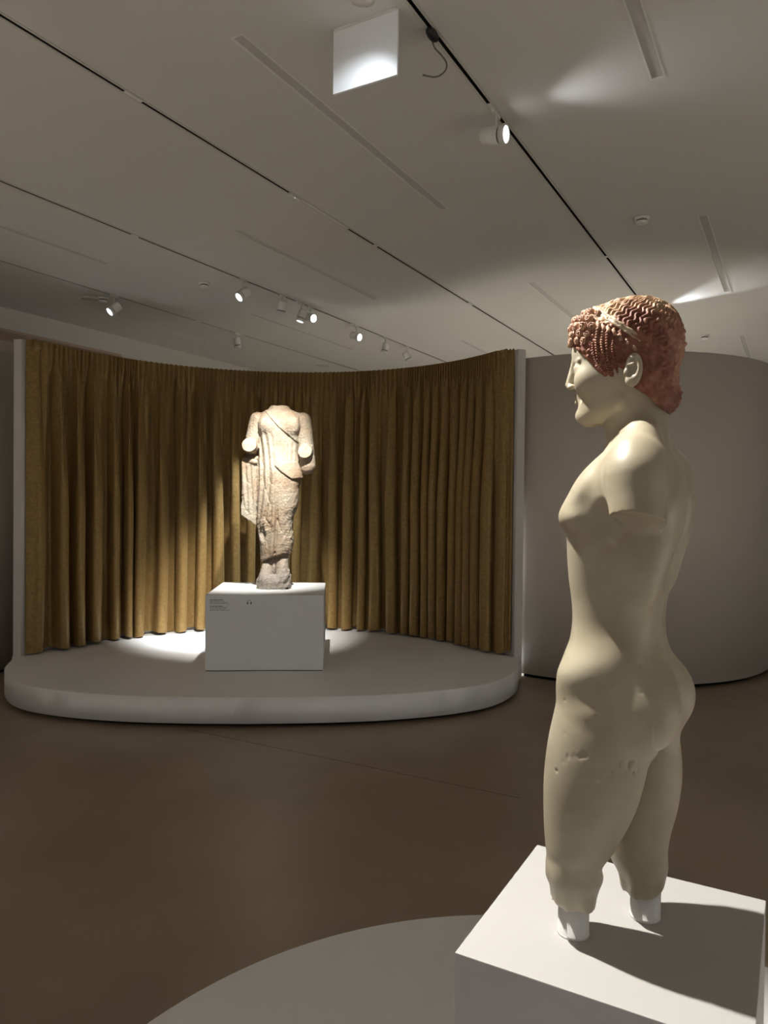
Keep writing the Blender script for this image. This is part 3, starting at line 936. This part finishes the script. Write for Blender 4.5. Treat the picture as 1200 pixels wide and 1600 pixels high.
SC1 = [(0.0623, 0.3164), (0.0486, 0.3285), (0.035, 0.3363), (0.0256, 0.3411)]
SC2 = [(0.0062, 0.2882), (-0.0089, 0.2995), (-0.0238, 0.3169), (-0.0385, 0.33), (-0.056, 0.3363)]
SC3 = [(-0.0486, 0.3114), (-0.0591, 0.3237)]
CHIPS = [(-0.0065, 0.4588), (-0.0126, 0.4565), (0.0139, 0.4603), (0.017, 0.3909), (0.0598, 0.366), (-0.0557, 0.4855), (0.0627, 0.4178), (0.0739, 0.2993), (0.0059, 0.403), (-0.0611, 0.4488)]
def build_body():
    f = Field((-0.145, -0.235, 0.035), (0.130, 0.235, 1.100), 0.0024)
    # legs
    near = [(0.057, 0.021, 0.088, 0.041, 0.059), (0.066, 0.019, 0.093, 0.044, 0.059), (0.083, 0.016, 0.098, 0.047, 0.059), (0.100, 0.009, 0.103, 0.051, 0.059), (0.120, 0.0095, 0.104, 0.052, 0.059),
            (0.1375, 0.001, 0.103, 0.053, 0.059), (0.152, -0.008, 0.1045, 0.055, 0.060), (0.19, -0.027, 0.1075, 0.059, 0.061), (0.235, -0.046, 0.1085, 0.063, 0.063),
            (0.267, -0.055, 0.1080, 0.065, 0.064), (0.333, -0.066, 0.102, 0.067, 0.064), (0.40, -0.068, 0.0895, 0.064, 0.062), (0.44, -0.060, 0.083, 0.056, 0.060), (0.475, -0.040, 0.060, 0.042, 0.058), (0.505, -0.015, 0.030, 0.018, 0.055)]
    far = [(0.049, -0.070, -0.004, 0.040, -0.059), (0.060, -0.075, 0.001, 0.044, -0.059), (0.076, -0.078, 0.006, 0.047, -0.059), (0.095, -0.081, 0.0145, 0.050, -0.059), (0.116, -0.080, 0.024, 0.052, -0.059),
           (0.150, -0.0835, 0.035, 0.055, -0.060), (0.202, -0.095, 0.045, 0.061, -0.062), (0.27, -0.1015, 0.056, 0.065, -0.064), (0.302, -0.099, 0.060, 0.066, -0.065),
           (0.34, -0.094, 0.066, 0.067, -0.065), (0.40, -0.080, 0.079, 0.067, -0.064), (0.44, -0.066, 0.078, 0.060, -0.062), (0.475, -0.040, 0.058, 0.042, -0.058), (0.505, -0.015, 0.030, 0.018, -0.055)]
    f.add(loft(near, n=2.15), 0.004)
    f.add(loft(far, n=2.15), 0.006)
    # trunk
    tr = [(0.375, -0.062, 0.070, 0.110), (0.40, -0.084, 0.080, 0.124), (0.43, -0.096, 0.086, 0.124), (0.46, -0.096, 0.0875, 0.123), (0.485, -0.0885, 0.0855, 0.119), (0.513, -0.0795, 0.0775, 0.113),
          (0.54, -0.0765, 0.0745, 0.1075), (0.572, -0.0775, 0.0755, 0.1085), (0.62, -0.085, 0.0815, 0.117), (0.672, -0.096, 0.0840, 0.131), (0.70, -0.101, 0.0840, 0.138), (0.73, -0.105, 0.080, 0.140),
          (0.7635, -0.107, 0.069, 0.144), (0.806, -0.099, 0.046, 0.140), (0.832, -0.086, 0.026, 0.122), (0.85, -0.075, 0.012, 0.092), (0.866, -0.066, 0.004, 0.060)]
    f.add(loft(tr, n=2.25), 0.022)
    for s in (1, -1):
        f.add(ell((0.036, 0.062 * s, 0.764), (0.029, 0.066, 0.060), ry=-0.55), 0.022)          # chest
        f.add(ell((0.046, 0.062 * s, 0.724), (0.0370, 0.070, 0.026), ry=0.0), 0.024)
        f.add(ell((-0.080, 0.066 * s, 0.755), (0.034, 0.052, 0.070), ry=0.06), 0.035)           # shoulder blade
        f.add(ell((-0.055, 0.100 * s, 0.685), (0.034, 0.030, 0.095)), 0.050)                   # back muscle
        f.add(cone((-0.044, 0.028 * s, 0.880), (-0.050, 0.122 * s, 0.812), 0.024, 0.040), 0.028)     # trapezius
        f.add(ell((-0.054, 0.140 * s, 0.785), (0.0470, 0.052, 0.066), ry=0.06), 0.030)           # deltoid
        arm = cutplane(cone((-0.054, 0.154 * s, 0.79), (-0.064, 0.172 * s, 0.69), 0.044, 0.0405), (-0.062, 0.176 * s, 0.7255), (0.06, 0.34 * s, -0.94))
        f.add(arm, 0.014)
    # hollow between arm and chest
    for s in (1, -1):
        f.sub(ell((-0.004, 0.156 * s, 0.712), (0.026, 0.018, 0.040), ry=0.3), 0.014)
    # hips, buttocks
    f.add(ell((-0.058, 0.060, 0.402), (0.056, 0.058, 0.066), ry=-0.25), 0.035)
    f.add(ell((-0.064, -0.062, 0.408), (0.0575, 0.058, 0.066), ry=-0.05), 0.030)
    f.sub(cone((-0.130, 0.0, 0.455), (-0.122, 0.0, 0.350), 0.006, 0.010), 0.016)
    f.sub(cone((-0.125, 0.0, 0.80), (-0.092, 0.0, 0.55), 0.012, 0.013), 0.022)                 # spine furrow
    f.add(ell((0.025, 0.080, 0.468), (0.050, 0.040, 0.022), ry=0.35), 0.040)                   # hip crest
    f.add(ell((0.025, -0.080, 0.468), (0.050, 0.040, 0.022), ry=0.35), 0.040)
    f.sub(cone((0.085, 0, 0.70), (0.078, 0, 0.52), 0.006, 0.006), 0.014)                       # middle line of the belly
    f.sub(ell((0.078, 0, 0.535), (0.010, 0.006, 0.006)), 0.006)                                # navel
    f.add(ell((0.075, 0.0, 0.392), (0.020, 0.018, 0.024)), 0.012)
    # neck and head
    f.add(loft([(0.82, -0.076, 0.030, 0.062), (0.85, -0.0765, 0.0255, 0.050), (0.875, -0.077, 0.0275, 0.0465), (0.90, -0.077, 0.032, 0.0455), (0.95, -0.078, 0.03, 0.046)], n=2.1), 0.016)
    hd = [(0.889, 0.028, 0.066, 0.024), (0.895, 0.004, 0.0725, 0.034), (0.903, -0.020, 0.0755, 0.042), (0.912, -0.038, 0.0755, 0.0475), (0.925, -0.058, 0.0745, 0.0535), (0.94, -0.072, 0.0765, 0.058),
          (0.965, -0.082, 0.0790, 0.0625), (0.99, -0.087, 0.0820, 0.0650), (1.012, -0.088, 0.0875, 0.0660), (1.03, -0.088, 0.0865, 0.0655), (1.055, -0.084, 0.075, 0.061), (1.075, -0.066, 0.052, 0.048), (1.088, -0.04, 0.02, 0.028)]
    f.add(loft(hd, n=2.05), 0.006)
    # face
    f.add(cone((0.0835, 0, 1.004), (0.0925, 0, 0.9635), 0.0058, 0.0075), 0.006)
    for s in (1, -1):
        f.sub(ell((0.090, 0.026 * s, 0.9885), (0.016, 0.0185, 0.0100), rz=0.25 * s), 0.007)
        f.add(ell((0.0665, 0.0275 * s, 0.9875), (0.0115, 0.0145, 0.0085), rz=0.35 * s), 0.0015)
        f.add(cone((0.0800, 0.012 * s, 1.0005), (0.0640, 0.044 * s, 0.9985), 0.0038, 0.0034), 0.004)
        f.add(ell((0.0865, 0.0085 * s, 0.9575), (0.0085, 0.0065, 0.0060)), 0.003)
        f.add(ell((0.050, 0.036 * s, 0.962), (0.0235, 0.0205, 0.024)), 0.018)
        f.add(cone((0.060, 0.012 * s, 0.9025), (-0.004, 0.0465 * s, 0.922), 0.011, 0.012), 0.014)
        f.add(cone((0.0790, 0.0, 0.9405), (0.0705, 0.0185 * s, 0.9415), 0.0044, 0.0020), 0.0022)      # upper lip
        f.add(cone((0.0772, 0.0, 0.9305), (0.0700, 0.0160 * s, 0.9355), 0.0050, 0.0020), 0.0022)      # lower lip
        f.sub(cone((0.0865, 0.0, 0.9357), (0.0745, 0.0200 * s, 0.9395), 0.0014, 0.0014), 0.0018)
        f.add(ell((0.066, 0.0, 0.9355), (0.0115, 0.016, 0.010)), 0.004)
        f.sub(ell((0.0900, 0.0045 * s, 0.9535), (0.004, 0.0024, 0.003)), 0.002)
        f.sub(ell((0.066, 0.027 * s, 0.936), (0.008, 0.0055, 0.007)), 0.008)
        # ear
        e = ell((-0.0325, 0.0715 * s, 0.970), (0.0155, 0.0085, 0.0285), ry=-0.06, rz=-0.20 * s)
        f.add(e, 0.003)
        f.add(ell((-0.030, 0.062 * s, 0.970), (0.012, 0.012, 0.022)), 0.004)
        f.sub(ell((-0.0315, 0.0815 * s, 0.9735), (0.0100, 0.0085, 0.0185), ry=-0.06), 0.0022)
        f.add(cone((-0.0215, 0.0745 * s, 0.9765), (-0.034, 0.0760 * s, 0.9800), 0.0020, 0.0022), 0.002)
        f.add(ell((-0.0220, 0.0750 * s, 0.9665), (0.0046, 0.0042, 0.0060)), 0.002)
        f.add(ell((-0.0295, 0.0745 * s, 0.9515), (0.0095, 0.0050, 0.0090)), 0.003)
    f.add(ell((0.0655, 0, 0.9055), (0.0140, 0.020, 0.0120)), 0.007)
    # broken edges, chips and scars
    X, Y, Z = f.grids()
    zz = Z[0, 0, :]
    i1 = int(np.searchsorted(zz, 0.115))
    sub = f.d[:, :, :i1]; Zs = Z[:, :, :i1]
    sub += (0.0026 * wob(X, Y, Zs, 95) * np.clip((0.115 - Zs) / 0.04, 0, 1)).astype(np.float32)
    rs_ = random.Random(8)
    def scar(path, n, rr, dep):
        C_ = catmull(path, 10) if len(path) > 1 else [np.array(path[0], float)] * n
        for k_ in range(n):
            a_ = C_[int(k_ * (len(C_) - 1) / max(1, n - 1))]
            x_, z_ = a_[0] + rs_.uniform(-1, 1) * rr * 0.5, a_[1] + rs_.uniform(-1, 1) * rr * 0.5
            p_, g_ = f.march((x_, 0.22, z_), (0, -1, 0), 0.2)
            if p_ is None: continue
            c_ = p_ + g_ * dep * 0.4
            f.sub(ell(c_, (rr * rs_.uniform(0.6, 1.3), dep * 1.5, rr * rs_.uniform(0.35, 0.8)), ry=rs_.uniform(-0.5, 0.9)), 0.0012)
    scar(SC1, 5, 0.0065, 0.0006); scar(SC2, 20, 0.0070, 0.00055); scar(SC3, 6, 0.0055, 0.00055)
    for c_ in CHIPS: scar([c_], 2, 0.0024, 0.0005)
    v, q = f.mesh()
    o = from_np('body', v, q, M['marble'], kour, True)
    return f
BODY = build_body()

HL = np.array([(0.12, 1.037), (0.092, 1.032), (0.076, 1.024), (0.055, 1.004), (0.032, 0.978), (0.012, 0.953), (0.0, 0.944), (-0.012, 0.944), (-0.028, 0.945), (-0.050, 0.930), (-0.070, 0.909), (-0.09, 0.893), (-0.12, 0.885)])[::-1]
HC = np.array([-0.004, 0.0, 1.020])
BN = np.array([-0.62, 0.0, 0.785]); BN = BN / np.linalg.norm(BN)
def build_hair():
    f = Field((-0.122, -0.095, 0.875), (0.112, 0.095, 1.124), 0.0014)
    f.add(ell((-0.006, 0, 1.020), (0.0955, 0.0735, 0.0855)), 0.01)
    f.add(ell((-0.030, 0, 1.040), (0.066, 0.066, 0.064)), 0.012)
    f.add(ell((0.045, 0, 1.052), (0.043, 0.060, 0.038)), 0.012)            # mass of the fringe
    f.add(ell((-0.040, 0, 0.968), (0.054, 0.064, 0.052)), 0.012)
    f.add(ell((-0.068, 0, 0.932), (0.0285, 0.050, 0.031)), 0.007)          # roll at the nape
    f.add(ell((0.012, 0, 0.985), (0.040, 0.0665, 0.050)), 0.010)           # temples
    X, Y, Z = f.grids()
    x, y, z = X - HC[0], Y - HC[1], Z - HC[2]
    hgt = BN[0] * x + BN[2] * z                       # height over the headband plane
    e1 = np.array([BN[2], 0, -BN[0]])                 # in-plane axis, forward
    q1 = e1[0] * x + e1[2] * z
    phi = np.arctan2(y + 0 * q1, q1 + 0 * y)
    theta = np.arctan2(hgt + 0 * y, np.sqrt(q1 ** 2 + y ** 2))
    off = 0.026
    top = np.clip((hgt - off) / 0.010, 0, 1) + 0 * y
    # wavy strands above the band, running from the band to the crown
    wave = 0.60 * np.sin(theta * 30.0)
    st = np.abs(np.cos(phi * 22 + wave * 1.7))
    fr = np.clip((q1 + 0.062) / 0.03, 0, 1) + 0 * y
    d = f.d
    d -= (0.0046 * (st - 0.5) * top * (0.30 + 0.70 * fr)).astype(np.float32)
    # knotted curls on the back and sides
    knot = np.abs(np.sin(phi * 17 + 1.4 * np.sin(theta * 21))) * np.abs(np.sin(theta * 27 + 1.1 * np.sin(phi * 9)))
    bump = np.abs(np.sin(330 * X + 1.2 * np.sin(180 * Z))) * np.abs(np.sin(300 * Z + 1.3 * np.sin(150 * Y))) * np.abs(np.sin(310 * Y + 0.8 * np.sin(170 * X)) * 0.6 + 0.4)
    d -= ((0.0018 * (knot - 0.4) + 0.0028 * (bump - 0.25)) * (1 - top * fr)).astype(np.float32)
    d -= (0.0011 * wob(X, Y, Z, 230)).astype(np.float32)
    # hairline
    hz = np.interp(X, HL[:, 0], HL[:, 1]).astype(np.float32)
    lim = (hz - Z) * 0.75 + 0 * Y
    d[:] = np.maximum(d, lim)
    # open space round the ears
    for s in (1, -1):
        f.sub(ell((-0.0325, 0.078 * s, 0.970), (0.0175, 0.017, 0.0305), ry=-0.06), 0.004)
    v, q = f.mesh()
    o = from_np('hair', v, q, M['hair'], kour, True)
    o['label'] = 'red-painted wavy hair'
    return f, o
HAIR, hair_o = build_hair()

def headband():
    bm = bmesh.new()
    n = 110
    e1 = np.array([BN[2], 0, -BN[0]]); e2 = np.array([0, 1, 0])
    rings = []
    prof = [(-0.0052, -0.003), (-0.0050, 0.0012), (-0.0030, 0.0024), (-0.0008, 0.0010), (0.0008, 0.0010), (0.0030, 0.0024), (0.0050, 0.0012), (0.0052, -0.003)]
    rad = []
    for i in range(n):
        a = 2 * math.pi * i / n
        dv = -(e1 * math.cos(a) + e2 * math.sin(a))
        o = HC + BN * 0.024 - dv * 0.16
        p, g = HAIR.march(o, dv, 0.2)
        rad.append(np.linalg.norm(p - (HC + BN * 0.024)))
    rad = np.array(rad)
    for _ in range(4):
        rad = (np.roll(rad, 1) + 2 * rad + np.roll(rad, -1)) / 4
    for i in range(n):
        a = 2 * math.pi * i / n
        out = e1 * math.cos(a) + e2 * math.sin(a)
        sink = 0.0045 * min(1.0, max(0.0, (abs(math.atan2(math.sin(a), math.cos(a))) - 1.75) / 0.35))
        c = HC + BN * (0.024 + 0.0006 * math.sin(a * 23)) + out * (rad[i] - sink + 0.0005 * math.sin(a * 31 + 1))
        rings.append([bm.verts.new(tuple(c + BN * h_ + out * r_)) for h_, r_ in prof])
    for i in range(n):
        A_, B_ = rings[i], rings[(i + 1) % n]
        for k_ in range(len(prof)):
            j = (k_ + 1) % len(prof)
            bm.faces.new((A_[k_], A_[j], B_[j], B_[k_]))
    return from_bm('headband', bm, M['band'], kour, True)
headband()['label'] = 'pale worn headband'

# snail curls of the fringe
def curl_mesh():
    bm = bmesh.new()
    pts, rads = [], []
    for i in range(30):
        t = i / 29
        a = t * 2 * math.pi * 1.55
        r = 0.0052 * (1 - t) + 0.0009 * t
        pts.append((r * math.cos(a), r * math.sin(a), 0.0014 + 0.0016 * t)); rads.append(0.00155 * (1 - 0.25 * t))
    add_tube(bm, pts, rads, 6)
    add_lathe(bm, [(0, -0.004), (0.0060, -0.004), (0.0062, 0.0002), (0.0045, 0.0016), (0.0022, 0.0012), (0, 0.0020)], 14)
    bmesh.ops.recalc_face_normals(bm, faces=bm.faces[:])
    me = bpy.data.meshes.new('curl'); bm.to_mesh(me); bm.free()
    me.polygons.foreach_set('use_smooth', np.ones(len(me.polygons), bool))
    me.materials.append(M['curl'])
    return me
CM = curl_mesh()
rows = [(1.0855, 0.045, 0.0), (1.0730, 0.041, 0.5), (1.0600, 0.038, 0.0), (1.0475, 0.036, 0.5), (1.0360, 0.034, 0.0)]
rs = random.Random(2)
for zi, (z, x0, sh) in enumerate(rows):
    for i in range(-6, 7):
        az = math.radians((i + sh) * 13.6)
        if abs(az) > math.radians(74 - 2 * zi): continue
        dv = np.array([-math.cos(az), -math.sin(az), 0.0])
        zz = z - 0.010 * (abs(az) / 1.2) ** 2 + rs.uniform(-0.001, 0.001)
        o = np.array([0.012, 0, zz]) - dv * 0.12
        p, g = HAIR.march(o, dv, 0.16)
        if p is None: continue
        if g @ dv > -0.15: continue
        c = bpy.data.objects.new('curl', CM); COL.objects.link(c); c.parent = hair_o
        g = g * 0.6 - dv * 0.4
        Mx = Vector(g).to_track_quat('Z', 'Y').to_matrix().to_4x4()
        sc = rs.uniform(1.06, 1.22)
        c.matrix_local = Matrix.Translation(tuple(p + g * 0.0018)) @ Mx @ Matrix.Rotation(rs.uniform(0, 6.28), 4, 'Z') @ Matrix.Diagonal((sc, sc, sc, 1))

# twisted locks at the temples
def braid(path, s, r=0.0036, name='braid'):
    P = []
    for x, z in path:
        p, g = HAIR.march((x, 0.12 * s, z), (0, -s, 0), 0.12)
        if p is None:
            p, g = BODY.march((x, 0.12 * s, z), (0, -s, 0), 0.12)
        if p is None: continue
        p = np.array([p[0], p[1] + 0.0012 * s, p[2]])
        P.append(p)
    if len(P) < 2: return
    P = catmull(P, 12)
    P = np.array(P)
    for _ in range(3): P[1:-1] = (P[:-2] + 2 * P[1:-1] + P[2:]) / 4
    seg = np.concatenate([[0], np.cumsum(np.linalg.norm(np.diff(P, axis=0), axis=1))])
    nb = max(3, int(seg[-1] / (r * 1.25)))
    bm = bmesh.new()
    for k_ in range(nb):
        t = seg[-1] * (k_ + 0.5) / nb
        c = np.array([np.interp(t, seg, P[:, q]) for q in range(3)])
        c2 = np.array([np.interp(min(t + 0.002, seg[-1]), seg, P[:, q]) for q in range(3)])
        tv = Vector(c2 - c)
        if tv.length < 1e-6: tv = Vector((0, 0, -1))
        tp = 1 - 0.25 * k_ / nb
        Mx = Matrix.Translation(tuple(c)) @ tv.to_track_quat('Z', 'Y').to_matrix().to_4x4() @ Matrix.Rotation(0.75, 4, 'X') @ Matrix.Diagonal((r * tp * 1.05, r * tp * 1.15, r * tp * 0.72, 1))
        bmesh.ops.create_icosphere(bm, subdivisions=2, radius=1.0, matrix=Mx)
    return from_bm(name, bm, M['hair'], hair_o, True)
for s in (1, -1):
    braid([(0.027, 1.046), (0.029, 1.027), (0.028, 1.008), (0.026, 0.990)], s)
    braid([(0.019, 1.040), (0.019, 1.015), (0.0145, 0.992), (0.008, 0.972), (0.002, 0.957)], s)
    braid([(0.010, 1.037), (0.0105, 1.005), (0.0065, 0.980), (-0.001, 0.954)], s)
    braid([(0.036, 1.022), (0.033, 0.998), (0.026, 0.983), (0.018, 0.972)], s, 0.0030)
    braid([(0.000, 1.030), (0.001, 1.005), (-0.003, 0.980), (-0.008, 0.954)], s, 0.0030)
    for x, z, l_ in [(0.027, 1.060, .016), (0.018, 1.054, .015), (0.009, 1.049, .015), (-0.001, 1.042, .014), (-0.011, 1.031, .012), (-0.022, 1.022, .011), (-0.034, 1.011, .010)]:
        bm = bmesh.new()
        pp = []
        for k_ in range(5):
            p, g = HAIR.march((x + 0.0015 * math.sin(k_ * 1.5), 0.12 * s, z - l_ * k_ / 4), (0, -s, 0), 0.12)
            if p is not None: pp.append(p + np.array([0, 0.0012 * s, 0]))
        if len(pp) >= 3:
            add_tube(bm, pp, [0.0022, 0.0036, 0.0038, 0.0036, 0.0024][:len(pp)], 8)
            from_bm('lock', bm, M['curl'], hair_o, True)
        else:
            bm.free()

# support posts under the knees
def support(x, y, ztop):
    bm = bmesh.new()
    add_lathe(bm, [(0, 0.0), (0.0275, 0.0), (0.0275, 0.003), (0.0265, 0.004), (0.0265, ztop), (0, ztop)], 40, Matrix.Translation((x, y, 0)))
    o = from_bm('support_post', bm, M['post_metal'], kour, True)
    o['label'] = 'white cylindrical support under the knee'
    for p_ in o.data.polygons: p_.use_smooth = abs(p_.normal.z) < 0.3
support(0.056, 0.059, 0.085)
support(-0.0435, -0.059, 0.075)

# ================================================================== kore (draped statue)
kore = empty('kore_statue', (-0.945, 6.425, PEDZ), math.radians(2.0))
tag(kore, 'headless draped marble woman standing on the stage pedestal', 'statue')
def build_kore():
    f = Field((-0.36, -0.26, -0.005), (0.40, 0.22, 1.60), 0.0052)
    def L(rows):      # z, xl, xr, y_front, y_back
        return loft([(z, xl, xr, (yb - yf) / 2, (yb + yf) / 2) for z, xl, xr, yf, yb in rows], n=2.4)
    skirt = L([(0.19, -0.120, 0.125, -0.125, 0.10), (0.30, -0.128, 0.135, -0.130, 0.11), (0.385, -0.135, 0.155, -0.135, 0.115), (0.484, -0.152, 0.150, -0.14, 0.12), (0.634, -0.165, 0.160, -0.15, 0.125),
               (0.70, -0.168, 0.188, -0.152, 0.13), (0.78, -0.172, 0.200, -0.155, 0.13), (0.873, -0.175, 0.204, -0.155, 0.13), (0.96, -0.175, 0.222, -0.150, 0.13), (1.05, -0.166, 0.205, -0.14, 0.125),
               (1.15, -0.152, 0.190, -0.125, 0.12), (1.25, -0.146, 0.190, -0.120, 0.12), (1.36, -0.155, 0.205, -0.122, 0.12), (1.44, -0.165, 0.215, -0.112, 0.11), (1.50, -0.150, 0.205, -0.090, 0.10), (1.535, -0.110, 0.165, -0.065, 0.08), (1.552, -0.07, 0.125, -0.05, 0.07)])
    f.add(cutplane(skirt, (-0.125, 0, 0.228), (0.30, -0.10, -0.95)), 0.01)
    f.add(loft([(1.52, -0.072, 0.125, 0.075, 0.005), (1.545, -0.060, 0.115, 0.062, 0.01), (1.571, -0.056, 0.110, 0.058, 0.01)], n=2.2), 0.012)
    for x in (-0.070, 0.140):
        f.add(ell((x, -0.085, 1.405), (0.072, 0.056, 0.072), rx=0.15), 0.035)
    # arms
    f.add(cone((-0.162, 0.01, 1.455), (-0.215, 0.01, 1.215), 0.074, 0.068), 0.012)
    f.add(cutplane(cone((-0.215, 0.01, 1.215), (-0.209, -0.24, 1.236), 0.070, 0.058), (-0.209, -0.165, 1.236), (0.0, -0.96, 0.25)), 0.008)
    f.add(cone((0.225, 0.01, 1.455), (0.262, 0.01, 1.20), 0.076, 0.068), 0.012)
    f.add(cutplane(cone((0.262, 0.01, 1.19), (0.256, -0.20, 1.190), 0.066, 0.052), (0.256, -0.130, 1.19), (0.10, -0.93, 0.33)), 0.008)
    f.add(cone((0.270, -0.005, 1.20), (0.273, -0.035, 1.060), 0.060, 0.057), 0.010)             # right sleeve
    f.add(ell((-0.213, 0.000, 1.122), (0.070, 0.080, 0.034), rx=0.1), 0.006)                    # sleeve roll
    f.add(cone((-0.268, -0.075, 1.108), (-0.170, -0.095, 1.090), 0.020, 0.024), 0.008)
    # hanging panel of cloth
    def panel(X, Y, Z):
        a = np.abs(X + 0.222) - 0.064; b = np.abs(Y + 0.020) - 0.078
        zz = np.maximum(Z - 1.095, (0.588 - 0.72 * (X + 0.222)) - Z)
        r = 0.010
        q = np.sqrt(np.maximum(a + r, 0) ** 2 + np.maximum(b + r, 0) ** 2) + np.minimum(np.maximum(a + r, b + r), 0) - r
        return np.maximum(q + 0 * Z, zz * 0.85 + 0 * Y)
    f.add((panel, np.array([-0.29, -0.1, 0.50]), np.array([-0.155, 0.06, 1.1])), 0.006)
    f.sub(cone((-0.156, -0.125, 1.08), (-0.156, -0.13, 0.52), 0.008, 0.010), 0.010)
    f.sub(cone((-0.145, -0.10, 1.34), (-0.140, -0.12, 1.10), 0.012, 0.008), 0.012)
    f.sub(cone((0.196, -0.10, 1.36), (0.205, -0.12, 1.05), 0.010, 0.010), 0.012)
    # broken hollow below the hanging cloth
    f.sub(ell((-0.118, -0.150, 0.455), (0.054, 0.068, 0.088), ry=0.12), 0.008)
    # feet and base
    f.add(cone((-0.055, -0.02, 0.235), (-0.072, -0.105, 0.095), 0.047, 0.058), 0.010)
    f.add(cone((0.062, -0.02, 0.27), (0.072, -0.105, 0.100), 0.054, 0.058), 0.010)
    f.add(loft([(0.0, -0.142, 0.136, 0.120, -0.045), (0.03, -0.147, 0.140, 0.127, -0.045), (0.085, -0.146, 0.140, 0.122, -0.045), (0.12, -0.128, 0.126, 0.105, -0.04)], n=3.0), 0.020)
    f.add(ell((0.0, -0.02, 0.18), (0.06, 0.05, 0.12)), 0.02)
    f.sub(cone((0.000, -0.125, 0.30), (0.004, -0.185, 0.09), 0.012, 0.010), 0.014)
    # drapery relief on the front
    X, Y, Z = f.grids()
    front = np.clip((0.02 - Y) / 0.06, 0, 1) + 0 * X + 0 * Z
    rel = np.zeros_like(f.d)
    def sstep(a, b, x):
        t = np.clip((x - a) / (b - a), 0, 1); return t * t * (3 - 2 * t)
    torso = sstep(-0.155, -0.135, X) * (1 - sstep(0.19, 0.21, X))
    l1 = np.interp(X, [-0.16, -0.105, 0.031, 0.171, 0.24], [1.62, 1.545, 1.39, 1.275, 1.245])
    rel += (0.011 * sstep(-0.004, 0.004, Z - l1) * torso * sstep(1.20, 1.26, Z)).astype(np.float32)
    l2 = np.interp(X, [-0.02, 0.009, 0.06, 0.15, 0.24], [1.10, 1.054, 1.005, 0.945, 0.955])
    rel += (0.017 * sstep(-0.004, 0.004, Z - l2) * sstep(-0.012, 0.012, X) * (1 - sstep(1.06, 1.22, Z))).astype(np.float32)
    # long folds on the left half
    fold = np.cos((X + 0.03 * np.sin(5 * Z) + 0.15) * 2 * math.pi / 0.052)
    wz = sstep(0.56, 0.66, Z) * (1 - sstep(1.30, 1.36, Z)) * sstep(-0.15, -0.13, X) * (1 - sstep(-0.03, 0.0, X))
    rel += (0.0085 * fold * wz).astype(np.float32)
    fold2 = np.cos((X - 0.10) * 2 * math.pi / 0.036)
    rel += (0.0030 * fold2 * sstep(1.06, 1.10, Z) * (1 - sstep(1.24, 1.30, Z)) * sstep(0.0, 0.03, X) * (1 - sstep(0.165, 0.185, X))).astype(np.float32)
    # folds on the hanging cloth
    fold3 = np.cos((X + 0.222 + 0.012 * np.sin(7 * Z)) * 2 * math.pi / 0.042)
    rel += (0.0050 * fold3 * (1 - sstep(-0.17, -0.16, X)) * (1 - sstep(1.05, 1.08, Z)) * sstep(0.60, 0.72, Z)).astype(np.float32)
    # central pleat and its groove
    xc = -0.004 - 0.02 * np.clip((0.6 - Z) / 0.35, 0, 1)
    rel += (0.016 * np.exp(-((X - xc) / 0.017) ** 2) * sstep(0.25, 0.33, Z) * (1 - sstep(1.00, 1.10, Z))).astype(np.float32)
    rel -= (0.016 * np.exp(-((X - xc - 0.030) / 0.010) ** 2) * sstep(0.27, 0.33, Z) * (1 - sstep(0.62, 0.80, Z))).astype(np.float32)
    # hanging swags
    for pts_, am in [([(-0.11, 1.02), (-0.085, 0.90), (-0.055, 0.80), (-0.03, 0.73)], .008), ([(-0.06, 1.00), (-0.04, 0.93), (-0.02, 0.90)], .007), ([(-0.02, 0.98), (-0.035, 0.90), (-0.07, 0.85)], .006),
                     ([(-0.05, 0.72), (-0.075, 0.62), (-0.04, 0.56)], .008), ([(0.03, 0.60), (0.05, 0.53), (0.06, 0.50)], .010), ([(-0.02, 1.16), (0.01, 1.08), (0.03, 1.13)], .006), ([(-0.13, 1.13), (-0.10, 1.06)], .007),
                     ([(-0.275, 0.80), (-0.255, 0.70), (-0.225, 0.655)], .006), ([(-0.26, 1.0), (-0.24, 0.93), (-0.215, 0.90)], .005)]:
        C_ = catmull([(a, b) for a, b in pts_], 8)
        g = 9.0
        for a, b in C_:
            g = np.minimum(g, (X - a) ** 2 + (Z - b) ** 2)
        rel -= (am * np.exp(-g / 0.008 ** 2)).astype(np.float32)
    f.d -= rel * front
    rough = 0.0016 * wob(X, Y, Z, 60) + 0.0012 * wob(X, Y, Z, 130, 7, 14)
    dam = np.clip((0.75 - Z) / 0.3, 0, 1) * np.clip((X - 0.05) / 0.1, 0, 1) + np.clip((0.14 - Z) / 0.05, 0, 1) * 0.8 + np.exp(-((Z - 0.53) / 0.05) ** 2) * (X < 0.02) * (X > -0.15)
    f.d += (rough * (0.6 + 2.4 * dam)).astype(np.float32)
    f.d[:] = np.maximum(f.d, -(Z + 0 * X + 0 * Y))
    v, q = f.mesh()
    from_np('body', v, q, M['kore'], kore, True)
build_kore()
